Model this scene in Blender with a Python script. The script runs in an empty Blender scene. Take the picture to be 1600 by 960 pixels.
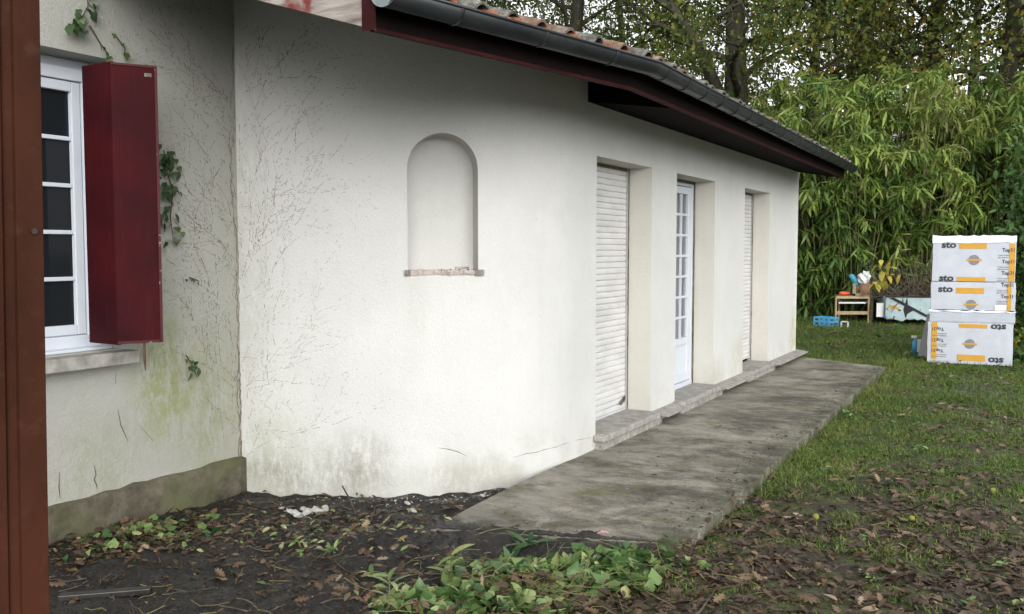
import bpy, bmesh, math, random
import numpy as np
from mathutils import Vector, Matrix, noise
rad = math.radians
R = random.Random(7)
NR = np.random.RandomState(11)
scene = bpy.context.scene
COL = scene.collection

# ------------------------------------------------------------------ camera, sky, sun, exposure
F, HZ, VX, EYE = 1450.0, 390.0, 1610.0, 1.55
PITCH = math.atan((480 - HZ) / F)
YAW = math.atan((VX - 800) / math.hypot(F, 480 - HZ))
cd = bpy.data.cameras.new('camera'); cam = bpy.data.objects.new('camera', cd); COL.objects.link(cam)
cam.location = (0, 0, EYE); cam.rotation_euler = (rad(90) - PITCH, 0, YAW)
cd.sensor_width = 36; cd.lens = F / 1600 * 36; cd.clip_end = 2000; cd.clip_start = 0.05
scene.camera = cam

SUN_EL, SUN_AZ = 17, 140          # azimuth counted from +Y towards +X
w = bpy.data.worlds.new('World'); scene.world = w; w.use_nodes = True
nt = w.node_tree; nt.nodes.clear()
out = nt.nodes.new('ShaderNodeOutputWorld'); bg = nt.nodes.new('ShaderNodeBackground')
sky = nt.nodes.new('ShaderNodeTexSky'); sky.sky_type = 'NISHITA'; sky.sun_disc = False
sky.sun_elevation = rad(SUN_EL); sky.sun_rotation = rad(SUN_AZ); sky.dust_density = 6; sky.air_density = 1.5
hs = nt.nodes.new('ShaderNodeHueSaturation'); hs.inputs['Saturation'].default_value = 0.12
mx = nt.nodes.new('ShaderNodeMixRGB'); mx.inputs[0].default_value = 0.55
mx.inputs[2].default_value = (9.3, 9.45, 9.6, 1)      # even cloud cover
nt.links.new(sky.outputs[0], hs.inputs['Color']); nt.links.new(hs.outputs[0], mx.inputs[1])
nt.links.new(mx.outputs[0], bg.inputs[0]); bg.inputs[1].default_value = 0.12
nt.links.new(bg.outputs[0], out.inputs[0])
sd = bpy.data.lights.new('sun', 'SUN'); sun = bpy.data.objects.new('sun', sd); COL.objects.link(sun)
sd.energy = 1.2; sd.angle = rad(48); sd.color = (1.0, 0.985, 0.95)
sun.rotation_euler = (rad(90 - SUN_EL), 0, rad(180 - SUN_AZ))
scene.view_settings.view_transform = 'Standard'; scene.view_settings.look = 'None'
scene.view_settings.exposure = 0.84; scene.view_settings.gamma = 1
scene.render.engine = 'CYCLES'

# ------------------------------------------------------------------ measuring: sight lines met with real planes
fw = Vector((-math.sin(YAW) * math.cos(PITCH), math.cos(YAW) * math.cos(PITCH), -math.sin(PITCH)))
rt = Vector((math.cos(YAW), math.sin(YAW), 0)); up = rt.cross(fw); EY = Vector((0, 0, EYE))
def ray(x, y): return fw * F + rt * (x - 800) - up * (y - 480)
def onz(x, y, z=0): d = ray(x, y); return EY + d * ((z - EYE) / d.z)
def onx(x, y, X): d = ray(x, y); return EY + d * (X / d.x)
def ony(x, y, Y): d = ray(x, y); return EY + d * (Y / d.y)
def atd(x, y, D): return EY + ray(x, y) / F * D

# ------------------------------------------------------------------ mesh helpers
class MB:
    def __init__(s): s.v = []; s.f = []; s.m = []; s.r = []
    def add(s, vs, fs, mi=0, r=0.5):
        o = len(s.v); s.v += [tuple(v) for v in vs]; s.f += [tuple(i + o for i in f) for f in fs]
        s.m += [mi] * len(fs); s.r += [r] * len(vs); return s
    def box(s, a, b, mi=0, M=None, r=0.5):
        x0, y0, z0 = a; x1, y1, z1 = b
        vs = [Vector(p) for p in ((x0,y0,z0),(x1,y0,z0),(x1,y1,z0),(x0,y1,z0),(x0,y0,z1),(x1,y0,z1),(x1,y1,z1),(x0,y1,z1))]
        if M is not None: vs = [M @ v for v in vs]
        return s.add(vs, [(0,3,2,1),(4,5,6,7),(0,1,5,4),(1,2,6,5),(2,3,7,6),(3,0,4,7)], mi, r)
    def tube(s, pts, rs, n=6, mi=0, r=0.5, cap=True):
        pts = [Vector(p) for p in pts]
        if not hasattr(rs, '__len__'): rs = [rs] * len(pts)
        vs = []; fs = []
        for i, p in enumerate(pts):
            t = (pts[min(i+1, len(pts)-1)] - pts[max(i-1, 0)]).normalized()
            a = t.cross(Vector((0.13, 0.21, 1))) 
            if a.length < 1e-3: a = t.cross(Vector((1, 0, 0)))
            a.normalize(); b = t.cross(a)
            for k in range(n):
                an = 2 * math.pi * k / n
                vs.append(p + (a * math.cos(an) + b * math.sin(an)) * rs[i])
        for i in range(len(pts) - 1):
            for k in range(n):
                fs.append((i*n+k, i*n+(k+1) % n, (i+1)*n+(k+1) % n, (i+1)*n+k))
        if cap:
            fs.append(tuple(range(n))[::-1]); fs.append(tuple((len(pts)-1)*n+k for k in range(n)))
        return s.add(vs, fs, mi, r)
    def prism(s, poly, d, mi=0, r=0.5):      # planar polygon (3d points) extruded by vector d
        n = len(poly); d = Vector(d); vs = [Vector(p) for p in poly] + [Vector(p) + d for p in poly]
        fs = [tuple(range(n))[::-1], tuple(range(n, 2*n))] + [(i, (i+1) % n, n+(i+1) % n, n+i) for i in range(n)]
        return s.add(vs, fs, mi, r)
    def build(s, name, mats, parent=None, smooth=False, bevel=0, loc=None):
        me = bpy.data.meshes.new(name); 
        me.from_pydata(s.v, [], s.f); 
        if not isinstance(mats, (list, tuple)): mats = [mats]
        for m in mats: me.materials.append(m)
        if len(mats) > 1: me.polygons.foreach_set('material_index', s.m)
        at = me.attributes.new('rnd', 'FLOAT', 'POINT'); at.data.foreach_set('value', s.r)
        bm = bmesh.new(); bm.from_mesh(me); bmesh.ops.recalc_face_normals(bm, faces=bm.faces); bm.to_mesh(me); bm.free()
        if smooth: me.polygons.foreach_set('use_smooth', [True] * len(me.polygons))
        me.update()
        o = bpy.data.objects.new(name, me); COL.objects.link(o)
        if parent: o.parent = parent; o.matrix_parent_inverse = parent.matrix_basis.inverted()
        if bevel:
            b = o.modifiers.new('bevel', 'BEVEL'); b.width = bevel; b.segments = 2; b.limit_method = 'ANGLE'
        return o
def tag(o, label=None, cat=None, group=None, kind=None):
    if label: o['label'] = label
    if cat: o['category'] = cat
    if group: o['group'] = group
    if kind: o['kind'] = kind
    return o
def thing(name, label, cat, loc=(0, 0, 0), group=None, rz=0):
    o = bpy.data.objects.new(name, None); COL.objects.link(o); o.location = loc; o.rotation_euler = (0, 0, rz)
    o.empty_display_size = 0.1
    bpy.context.view_layer.update() if False else None
    return tag(o, label, cat, group)
def copy_tree(o, parent=None):
    c = o.copy(); COL.objects.link(c); c.parent = parent
    for ch in [x for x in o.children]: copy_tree(ch, c)
    return c

# ---- scattering one leaf shape many times into one mesh
def rotmats(yaw, pitch, roll):
    cy, sy, cp, sp, cr, sr = np.cos(yaw), np.sin(yaw), np.cos(pitch), np.sin(pitch), np.cos(roll), np.sin(roll)
    n = len(yaw); Z = np.zeros((n, 3, 3)); X = np.zeros((n, 3, 3)); Y = np.zeros((n, 3, 3))
    Z[:,0,0]=cy; Z[:,0,1]=-sy; Z[:,1,0]=sy; Z[:,1,1]=cy; Z[:,2,2]=1
    X[:,0,0]=1; X[:,1,1]=cp; X[:,1,2]=-sp; X[:,2,1]=sp; X[:,2,2]=cp
    Y[:,0,0]=cr; Y[:,0,2]=sr; Y[:,1,1]=1; Y[:,2,0]=-sr; Y[:,2,2]=cr
    return Z @ X @ Y
class Scatter:
    def __init__(s): s.V = []; s.Fc = []; s.M = []; s.R = []; s.n = 0
    def put(s, tv, tf, rot, T, S, rnd, mi=0):
        tv = np.asarray(tv, float); tf = np.asarray(tf, int); N = len(T)
        if N == 0: return
        S = np.broadcast_to(np.asarray(S, float), (N,)) if np.ndim(S) < 2 else S
        if np.ndim(S) == 1: P = tv[None] * S[:, None, None]
        else: P = tv[None] * S[:, None, :]
        P = np.einsum('nij,nkj->nki', rot, P) + np.asarray(T)[:, None, :]
        s.V.append(P.reshape(-1, 3)); k = len(tv)
        s.Fc.append((tf[None] + (np.arange(N) * k)[:, None, None]).reshape(-1, 3) + s.n)
        s.M.append(np.full(N * len(tf), mi)); s.R.append(np.repeat(np.asarray(rnd, float), k)); s.n += N * k
    def build(s, name, mats, parent=None, smooth=False):
        V = np.concatenate(s.V); Fc = np.concatenate(s.Fc); M = np.concatenate(s.M); Rr = np.concatenate(s.R)
        me = bpy.data.meshes.new(name); me.vertices.add(len(V)); me.vertices.foreach_set('co', V.ravel())
        me.loops.add(len(Fc) * 3); me.loops.foreach_set('vertex_index', Fc.ravel().astype(np.int32))
        me.polygons.add(len(Fc)); me.polygons.foreach_set('loop_start', np.arange(len(Fc), dtype=np.int32) * 3)
        if not isinstance(mats, (list, tuple)): mats = [mats]
        for m in mats: me.materials.append(m)
        me.polygons.foreach_set('material_index', M.astype(np.int32))
        at = me.attributes.new('rnd', 'FLOAT', 'POINT'); at.data.foreach_set('value', Rr)
        me.update(calc_edges=True)
        if smooth: me.polygons.foreach_set('use_smooth', [True] * len(Fc))
        o = bpy.data.objects.new(name, me); COL.objects.link(o)
        if parent: o.parent = parent; o.matrix_parent_inverse = parent.matrix_basis.inverted()
        return o
    def add_mb(s, mb, mi=0):
        for i, f in enumerate(mb.f): pass
        V = np.array(mb.v, float); tris = []
        for f in mb.f:
            for k in range(1, len(f) - 1): tris.append((f[0], f[k], f[k+1]))
        Fc = np.array(tris); s.V.append(V); s.Fc.append(Fc + s.n); s.M.append(np.full(len(Fc), mi)); s.R.append(np.array(mb.r, float)); s.n += len(V)
def fan_leaf(outline, curl=0.0, cup=0.0):     # outline in xy, leaf base at origin, tip towards +y
    L = max(p[1] for p in outline)
    c = (0, L * 0.45, 0); pts = [c] + [(x, y, -curl * (y / L) ** 2 * L + cup * abs(x)) for x, y in outline]
    n = len(outline); return pts, [(0, 1 + i, 1 + (i + 1) % n) for i in range(n)]
def blade(segs=3, wd=0.1, bend=0.5, fold=0.0):   # narrow leaf of length 1 along +y, drooping down
    vs = []; fs = []; y = 0; z = 0; an = 0
    for i in range(segs + 1):
        t = i / segs; wv = wd * (math.sin(math.pi * min(1, (t * 0.86 + 0.14))) ** 0.8) * (1 if i < segs else 0)
        vs += [(-wv / 2, y, z + fold * wv), (wv / 2, y, z + fold * wv)]
        an = -bend * (t + 0.3); y += math.cos(an) / segs; z += math.sin(an) / segs
    for i in range(segs):
        a = i * 2; fs += [(a, a + 1, a + 3), (a, a + 3, a + 2)]
    return vs, fs
OAK = [(0,0),(.05,.1),(.16,.14),(.09,.26),(.27,.36),(.13,.46),(.31,.62),(.13,.68),(.2,.86),(.06,.86),(0,1),(-.07,.87),(-.2,.82),(-.12,.68),(-.3,.58),(-.12,.47),(-.26,.34),(-.1,.25),(-.15,.12),(-.04,.1)]
IVY = [(0,0),(.16,-.09),(.33,-.06),(.42,.08),(.44,.25),(.50,.38),(.38,.50),(.27,.62),(.15,.83),(0,1),(-.15,.82),(-.27,.62),(-.40,.49),(-.49,.36),(-.43,.24),(-.42,.07),(-.32,-.06),(-.15,-.09)]
OVAL = [(0,0),(.14,.15),(.24,.4),(.22,.65),(.1,.88),(0,1),(-.1,.88),(-.22,.65),(-.24,.4),(-.14,.15)]

# ------------------------------------------------------------------ materials
def srgb(*c): return tuple(((x/255)/12.92 if x/255 <= .04045 else ((x/255+.055)/1.055)**2.4) for x in c) + (1,)
class NT:
    def __init__(s, name, rough=0.8, spec=0.3):
        s.m = bpy.data.materials.new(name); s.m.use_nodes = True; s.t = s.m.node_tree; s.n = s.t.nodes
        s.b = s.n['Principled BSDF']; s.b.inputs['Roughness'].default_value = rough
        s.b.inputs['Specular IOR Level'].default_value = spec
        s.geo = s.n.new('ShaderNodeNewGeometry')
    def L(s, a, b): s.t.links.new(a, b)
    def pos(s, scale=(1,1,1)):
        m = s.n.new('ShaderNodeMapping'); m.inputs['Scale'].default_value = scale; s.L(s.geo.outputs['Position'], m.inputs[0]); return m.outputs[0]
    def objpos(s, scale=(1,1,1)):
        tc = s.n.new('ShaderNodeTexCoord'); m = s.n.new('ShaderNodeMapping'); m.inputs['Scale'].default_value = scale; s.L(tc.outputs['Object'], m.inputs[0]); return m.outputs[0]
    def noise(s, sc, detail=4, vec=None, rough=.55, dist=0):
        n = s.n.new('ShaderNodeTexNoise'); n.inputs['Scale'].default_value = sc; n.inputs['Detail'].default_value = detail
        n.inputs['Roughness'].default_value = rough; n.inputs['Distortion'].default_value = dist
        s.L(vec if vec else s.pos(), n.inputs['Vector']); return n.outputs['Fac']
    def ramp(s, fac, stops):
        r = s.n.new('ShaderNodeValToRGB'); e = r.color_ramp.elements
        while len(e) < len(stops): e.new(0.5)
        for el, (p, c) in zip(e, stops): el.position = p; el.color = c if hasattr(c, '__len__') else (c, c, c, 1)
        s.L(fac, r.inputs[0]); return r.outputs[0]
    def mix(s, fac, a, b, mode='MIX'):
        m = s.n.new('ShaderNodeMixRGB'); m.blend_type = mode
        for i, v in enumerate((fac, a, b)):
            if hasattr(v, 'is_linked') or hasattr(v, 'links'): s.L(v, m.inputs[i])
            else: m.inputs[i].default_value = v
        return m.outputs[0]
    def math(s, op, a, b=0.0, clamp=False):
        m = s.n.new('ShaderNodeMath'); m.operation = op; m.use_clamp = clamp
        for i, v in enumerate((a, b)):
            if hasattr(v, 'links'): s.L(v, m.inputs[i])
            else: m.inputs[i].default_value = v
        return m.outputs[0]
    def xyz(s):
        x = s.n.new('ShaderNodeSeparateXYZ'); s.L(s.geo.outputs['Position'], x.inputs[0]); return x.outputs
    def rng(s, v, a, b, c=0., d=1.):
        m = s.n.new('ShaderNodeMapRange'); m.interpolation_type = 'SMOOTHSTEP'
        s.L(v, m.inputs[0]); 
        for i, q in enumerate((a, b, c, d)): m.inputs[i+1].default_value = q
        return m.outputs[0]
    def blob(s, c, rx, ry, rz):     # soft ellipsoid mask in world space
        v = s.n.new('ShaderNodeMapping'); v.vector_type = 'POINT'
        v.inputs['Location'].default_value = (-c[0]/rx, -c[1]/ry, -c[2]/rz); v.inputs['Scale'].default_value = (1/rx, 1/ry, 1/rz)
        s.L(s.geo.outputs['Position'], v.inputs[0])
        l = s.n.new('ShaderNodeVectorMath'); l.operation = 'LENGTH'; s.L(v.outputs[0], l.inputs[0])
        return s.rng(l.outputs['Value'], 1.0, 0.2)
    def attr(s, name='rnd'):
        a = s.n.new('ShaderNodeAttribute'); a.attribute_name = name; return a.outputs['Fac']
    def bump(s, h, strength=0.3, dist=0.01):
        b = s.n.new('ShaderNodeBump'); b.inputs['Strength'].default_value = strength; b.inputs['Distance'].default_value = dist
        s.L(h, b.inputs['Height']); s.L(b.outputs[0], s.b.inputs['Normal'])
    def col(s, c):
        if hasattr(c, 'links'): s.L(c, s.b.inputs['Base Color'])
        else: s.b.inputs['Base Color'].default_value = c
    def rough(s, v): s.L(v, s.b.inputs['Roughness'])
def simple(name, c, rough=.7, spec=.3, metal=0, var=.15, sc=6, bump=0, bsc=60):
    m = NT(name, rough, spec); m.b.inputs['Metallic'].default_value = metal
    c = tuple(c[:3]) + (1,)
    n = m.noise(sc, 5); d = tuple(x * (1 - var) for x in c[:3]) + (1,); l = tuple(min(1, x * (1 + var)) for x in c[:3]) + (1,)
    m.col(m.ramp(n, [(.3, d), (.7, l)]))
    if bump: m.bump(m.noise(bsc, 4), bump, .004)
    return m.m
def leafmat(name, stops, rough=.5, spec=.35, trans=.25):
    m = NT(name, rough, spec); r = m.attr()
    c = m.ramp(r, stops); n = m.noise(25, 3)
    c = m.mix(.35, c, m.ramp(n, [(.3, (.35,.35,.35,1)), (.7, (1.2,1.2,1.2,1))]), 'MULTIPLY'); m.col(c)
    if trans:
        t = m.n.new('ShaderNodeBsdfTranslucent'); m.L(c, t.inputs['Color'])
        x = m.n.new('ShaderNodeMixShader'); x.inputs[0].default_value = trans
        m.L(m.b.outputs[0], x.inputs[1]); m.L(t.outputs[0], x.inputs[2]); m.L(x.outputs[0], m.n['Material Output'].inputs[0])
    return m.m

def plaster(name, base, dirty=0.0, algae=()):
    m = NT(name, .92, .15)
    big = m.noise(1.3, 5); med = m.noise(9, 6, rough=.65); fine = m.noise(170, 4, rough=.7)
    c = m.mix(m.rng(big, .3, .7), tuple(x*.93 for x in base[:3]) + (1,), base)
    c = m.mix(m.math('MULTIPLY', m.rng(med, .48, .78), .10 + dirty), c, (.42, .41, .36, 1))
    # vertical run marks
    run = m.noise(1, 5, m.pos((7, 7, .5)), rough=.6)
    c = m.mix(m.math('MULTIPLY', m.rng(run, .5, .78), .10 + dirty), c, (.40, .39, .34, 1))
    z = m.xyz()[2]
    # splash dirt along the foot of the wall
    foot = m.math('MULTIPLY', m.rng(m.math('ADD', z, m.math('MULTIPLY', m.math('SUBTRACT', med, .5), .5)), .42, -.06), m.rng(m.noise(3.2, 5), .35, .65))
    c = m.mix(m.math('MULTIPLY', foot, .35), c, (.30, .29, .20, 1))
    for cen, rx, ry, rz, k, colr in algae:
        b = m.math('MULTIPLY', m.blob(cen, rx, ry, rz), m.rng(m.noise(1, 9, m.pos((16, 16, 7)), rough=.78), .34, .62))
        c = m.mix(m.math('MULTIPLY', b, k), c, colr)
    sp = m.rng(m.noise(55, 2), .70, .76); sp2 = m.rng(m.noise(2.5, 3), .5, .62)
    c = m.mix(m.math('MULTIPLY', m.math('MULTIPLY', sp, sp2), .45), c, (.13, .12, .08, 1))
    c = m.mix(.5, c, m.ramp(fine, [(.3, (.80,.80,.80,1)), (.7, (1.1,1.1,1.1,1))]), 'MULTIPLY'); m.col(c)
    m.bump(m.math('ADD', m.math('MULTIPLY', fine, 1.0), m.math('MULTIPLY', m.noise(45, 5, rough=.75), 1.6)), .8, .006)
    return m.m

GREEN = (.22, .25, .09, 1); DIRT = (.17, .155, .11, 1)
M = {}
M['wall_front'] = plaster('cream plaster', (.665, .67, .652, 1), 0.0, [
    ((-4.45, 4.7, .15), .45, .6, .45, .3, GREEN), ((-4.4, 4.75, 0), .8, .6, .2, .4, DIRT),
    ((-3.9, 4.9, .1), .35, .4, .35, .5, DIRT),
    ((-4.65, 4.65, 1.6), .25, .3, 2.2, .35, (.40, .40, .33, 1)),
    ((-2.9, 13.5, .3), .3, .5, .6, .7, (.36, .36, .18, 1)), ((-2.9, 10.6, .3), .3, .5, .4, .5, (.42, .40, .24, 1)),
    ((-2.9, 9.7, .2), .3, .5, .3, .4, (.42, .40, .26, 1)), ((-3.3, 5.3, 0), .6, .5, .2, .5, (.35, .33, .26, 1))])
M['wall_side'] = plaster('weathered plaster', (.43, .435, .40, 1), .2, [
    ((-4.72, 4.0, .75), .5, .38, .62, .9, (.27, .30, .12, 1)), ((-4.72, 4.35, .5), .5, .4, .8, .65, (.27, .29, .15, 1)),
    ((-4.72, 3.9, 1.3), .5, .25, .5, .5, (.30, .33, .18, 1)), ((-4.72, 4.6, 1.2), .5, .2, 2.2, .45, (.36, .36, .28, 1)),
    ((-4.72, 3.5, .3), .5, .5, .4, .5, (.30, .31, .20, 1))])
M['reveal'] = plaster('cream plaster of the openings', (.60, .585, .535, 1))
m = NT('dirty plinth concrete', .9, .2)
n = m.noise(6, 7, rough=.7); c = m.ramp(n, [(.28, (.035,.030,.022,1)), (.5, (.10,.09,.065,1)), (.75, (.19,.175,.13,1))])
c = m.mix(m.rng(m.noise(2.2, 4), .42, .62), c, (.12, .13, .06, 1)); m.col(c); m.bump(m.noise(40, 5), .5, .01); M['plinth'] = m.m
m = NT('sill stone', .85, .25)
c = m.ramp(m.noise(10, 6, rough=.7), [(.3, (.19,.18,.165,1)), (.55, (.32,.305,.285,1)), (.8, (.44,.42,.39,1))]); m.col(c); m.bump(m.noise(70, 5), .4, .005); M['stone'] = m.m
M['cast_sill'] = simple('grey cast sill', (.29, .28, .255), .9, .2, var=.35, sc=14, bump=.4)
m = NT('path concrete', .75, .3)
a = m.noise(1.5, 7, m.pos((.8, 1.0, 1)), rough=.72, dist=.4); b = m.noise(7, 7, rough=.75); g = m.noise(2.4, 5, dist=.6)
c = m.ramp(m.math('ADD', m.math('MULTIPLY', a, .62), m.math('MULTIPLY', m.noise(9, 8, m.pos((.7, 1.3, 1)), rough=.8), .38)), [(.39, (.060,.056,.047,1)), (.455, (.105,.098,.082,1)), (.52, (.20,.19,.16,1)), (.60, (.31,.295,.255,1))])
c = m.mix(.75, c, m.ramp(b, [(.25, (.45,.43,.38,1)), (.5, (1,.98,.92,1)), (.75, (1.5,1.48,1.4,1))]), 'MULTIPLY')
c = m.mix(m.math('MULTIPLY', m.rng(g, .56, .70), .6), c, (.13, .13, .05, 1))
st = m.noise(1, 5, m.pos((2.0, .7, 1)), rough=.6, dist=1.2); c = m.mix(m.math('MULTIPLY', m.rng(st, .60, .72), .5), c, (.40, .38, .34, 1))
c = m.mix(.8, c, m.ramp(m.noise(95, 6, rough=.8), [(.3, (.55,.55,.55,1)), (.5, (1,1,1,1)), (.7, (1.5,1.48,1.42,1))]), 'MULTIPLY')
c = m.mix(m.math('MULTIPLY', m.rng(m.noise(26, 6, rough=.8), .56, .62), .7), c, (.045, .043, .038, 1))
c = m.mix(m.math('MULTIPLY', m.rng(m.noise(15, 8, rough=.85), .58, .63), .55), c, (.34, .33, .30, 1))
c = m.mix(m.math('MULTIPLY', m.math('MULTIPLY', m.rng(m.xyz()[0], -1.85, -1.6), m.rng(m.noise(5, 5), .4, .55)), .6), c, (.05, .055, .03, 1))
xx = m.xyz(); c = m.mix(m.math('MULTIPLY', m.math('MULTIPLY', m.rng(xx[0], -2.1, -2.8), m.rng(m.noise(4, 4), .35, .6)), .4), c, (.36, .34, .30, 1))
m.col(c); m.rough(m.ramp(b, [(.3, .55), (.7, .9)])); m.bump(m.math('ADD', b, m.math('MULTIPLY', m.noise(90, 4), .6)), .55, .012); M['path'] = m.m
# soil / lawn ground
m = NT('garden soil', .8, .4)
n1 = m.noise(3, 7, rough=.7); n2 = m.noise(28, 6, rough=.75)
soil = m.ramp(n2, [(.25, (.007,.0065,.006,1)), (.5, (.020,.018,.016,1)), (.78, (.050,.044,.038,1))])
clay = m.ramp(n2, [(.25, (.018,.014,.009,1)), (.6, (.045,.034,.024,1)), (.85, (.09,.07,.05,1))])
lawn = m.ramp(n2, [(.25, (.018,.022,.008,1)), (.6, (.045,.055,.018,1)), (.85, (.09,.085,.035,1))])
X, Y, Z = m.xyz()
wob = m.math('MULTIPLY', m.math('SUBTRACT', m.noise(1.4, 5), .5), 1.6)
right = m.rng(m.math('ADD', X, m.math('MULTIPLY', wob, .6)), -2.0, -1.5)
far = m.rng(m.math('ADD', Y, wob), 6.0, 8.5)
c = m.mix(right, soil, clay); c = m.mix(m.math('MULTIPLY', far, m.rng(n1, .25, .5)), c, lawn)
moss = m.math('MULTIPLY', m.math('MULTIPLY', m.rng(m.noise(2.6, 7, rough=.75), .46, .56), right), .75); c = m.mix(moss, c, m.ramp(n2, [(.3, (.03,.045,.010,1)), (.7, (.10,.13,.028,1))]))
m.col(c); m.rough(m.ramp(m.noise(4, 5), [(.42, .28), (.58, .8)])); m.bump(m.math('ADD', n2, m.noise(110, 4)), .8, .02); M['soil'] = m.m

m = NT('zinc gutter', .42, .5); m.b.inputs['Metallic'].default_value = .55
c = m.ramp(m.noise(5, 6, m.pos((1, .35, 1.5)), rough=.7), [(.3, (.018,.021,.023,1)), (.6, (.042,.048,.052,1)), (.8, (.09,.10,.105,1))]); m.col(c); M['zinc'] = m.m
m = NT('zinc end cap', .55, .4); m.b.inputs['Metallic'].default_value = .3; m.col(m.ramp(m.noise(20, 4), [(.3, (.16,.19,.21,1)), (.7, (.28,.31,.33,1))])); M['zinc_cap'] = m.m
m = NT('red stained board with painted shade', .75, .08)  # dark worn board; shade under the gutter also put into its colour
c = m.ramp(m.noise(1, 6, m.pos((12, 1.5, 12))), [(.3, (.005,.003,.003,1)), (.7, (.011,.005,.005,1))]); m.col(c); m.bump(m.noise(1, 5, m.pos((60, 4, 60))), .3, .004); M['shaded_red_board'] = m.m
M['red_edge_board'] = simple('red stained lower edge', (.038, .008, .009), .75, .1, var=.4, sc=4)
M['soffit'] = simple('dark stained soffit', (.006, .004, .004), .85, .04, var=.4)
m = NT('weathered grey board', .85, .2)
g = m.noise(1, 7, m.pos((3, 20, 30)), rough=.7); c = m.ramp(g, [(.3, (.10,.085,.075,1)), (.5, (.25,.22,.20,1)), (.7, (.42,.38,.35,1))])
c = m.mix(m.rng(m.noise(5, 4), .55, .68), c, (.16, .035, .03, 1)); m.col(c); m.bump(g, .5, .006); M['grey_board'] = m.m
m = NT('red painted shutter', .65, .1)
c = m.ramp(m.noise(2.5, 6), [(.3, (.020,.0028,.0042,1)), (.7, (.052,.0042,.0065,1))])
gr = m.noise(1, 5, m.pos((50, 50, 3))); c = m.mix(m.math('MULTIPLY', m.rng(gr, .5, .8), .25), c, (.08, .02, .02, 1))
c = m.mix(m.math('MULTIPLY', m.rng(m.noise(45, 2), .72, .75), .8), c, (.03, .01, .01, 1)); m.col(c); m.bump(gr, .12, .002); M['red_paint'] = m.m
m = NT('chipped red edge', .6, .3)
c = m.mix(m.rng(m.noise(16, 4, m.pos((1,1,2.5))), .64, .68), (.06, .008, .011, 1), (.28, .22, .19, 1)); m.col(c); M['red_edge'] = m.m
m = NT('rust brown post paint', .7, .08)
c = m.ramp(m.noise(4, 6, m.pos((1, 1, .6)), rough=.7), [(.3, (.030,.010,.0055,1)), (.7, (.055,.018,.009,1))])
c = m.mix(m.math('MULTIPLY', m.rng(m.noise(30, 4), .55, .75), .4), c, (.06, .03, .02, 1)); m.col(c); m.bump(m.noise(90, 3), .15, .002); M['post'] = m.m
M['bolt'] = simple('dull bolt', (.05, .035, .03), .5, .5, metal=.6)
M['pvc'] = simple('white window frame', (.56, .60, .66), .4, .4, var=.04)
M['pvc_edge'] = simple('grey door gasket', (.33, .33, .32), .6, .3)
m = NT('dirty joint', .9, .2); c = m.ramp(m.noise(12, 6, m.pos((1,1,.5)), rough=.7), [(.35, (.05,.04,.03,1)), (.6, (.17,.14,.11,1)), (.8, (.36,.33,.28,1))]); m.col(c); M['joint'] = m.m
m = NT('roller shutter slats', .55, .35)
c = m.ramp(m.noise(3, 6, m.pos((1, 1, 3))), [(.3, (.52,.52,.52,1)), (.65, (.64,.64,.64,1))])
c = m.mix(m.math('MULTIPLY', m.rng(m.noise(1, 6, m.pos((8, 8, 30)), rough=.7), .55, .75), .4), c, (.30, .25, .22, 1)); m.col(c); M['slats'] = m.m
M['dark'] = simple('dark gap', (.008, .008, .008), .9, .1)
m = NT('window glass', .06, .12); m.b.inputs['Base Color'].default_value = (.012, .014, .017, 1); M['dark_glass'] = m.m
m = NT('door glass', .05, .5); m.b.inputs['Base Color'].default_value = (.8, .85, .88, 1); m.b.inputs['Transmission Weight'].default_value = 1.0; m.b.inputs['IOR'].default_value = 1.45; M['glass'] = m.m
m = NT('net curtain', .9, .1); c = m.ramp(m.noise(1, 3, m.pos((60, 60, .6))), [(.35, (.12,.12,.14,1)), (.65, (.42,.42,.45,1))]); m.col(c); M['curtain'] = m.m
m = NT('lichened tile', .9, .2)
n = m.noise(9, 7, rough=.75); c = m.ramp(n, [(.30, (.02,.02,.018,1)), (.46, (.08,.075,.065,1)), (.62, (.23,.225,.20,1)), (.75, (.36,.35,.32,1))])
c = m.mix(m.math('MULTIPLY', m.rng(m.attr(), .7, .85), .45), c, (.22, .10, .055, 1)); m.col(c); m.bump(n, .6, .01); M['tile'] = m.m
m = NT('clay tile', .85, .2); c = m.ramp(m.noise(14, 6, rough=.7), [(.3, (.12,.05,.03,1)), (.5, (.38,.14,.07,1)), (.7, (.50,.22,.13,1))]); m.col(c); M['clay'] = m.m
M['vine_dry'] = simple('dry vine trace', (.19, .155, .12), .95, .1, var=.5, sc=20)
M['vine_stem'] = simple('vine stem', (.09, .06, .04), .9, .1, var=.4, sc=20)
M['crack'] = simple('crack', (.10, .09, .07), .95, .05)
M['bark'] = (lambda m: (m.col(m.ramp(m.noise(1, 7, m.pos((6, 6, 1.4)), rough=.7), [(.3, (.018,.016,.012,1)), (.6, (.055,.05,.038,1)), (.8, (.09,.085,.06,1))])), m.bump(m.noise(1, 5, m.pos((14, 14, 3))), .8, .04), m.m)[2])(NT('oak bark', .95, .1))
M['oak_leaf'] = leafmat('autumn oak leaves', [(0, (.035,.06,.016,1)), (.4, (.095,.135,.03,1)), (.66, (.18,.18,.035,1)), (.85, (.36,.24,.035,1)), (1, (.55,.28,.03,1))], .6, .25, .45)
M['bamboo_leaf'] = leafmat('bamboo leaves', [(0, (.05,.11,.024,1)), (.45, (.13,.21,.04,1)), (.8, (.29,.37,.08,1)), (.97, (.27,.27,.09,1)), (1, (.35,.31,.15,1))], .45, .4, .3)
M['culm'] = simple('bamboo culm', (.16, .14, .07), .7, .3, var=.4, sc=3)
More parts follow.
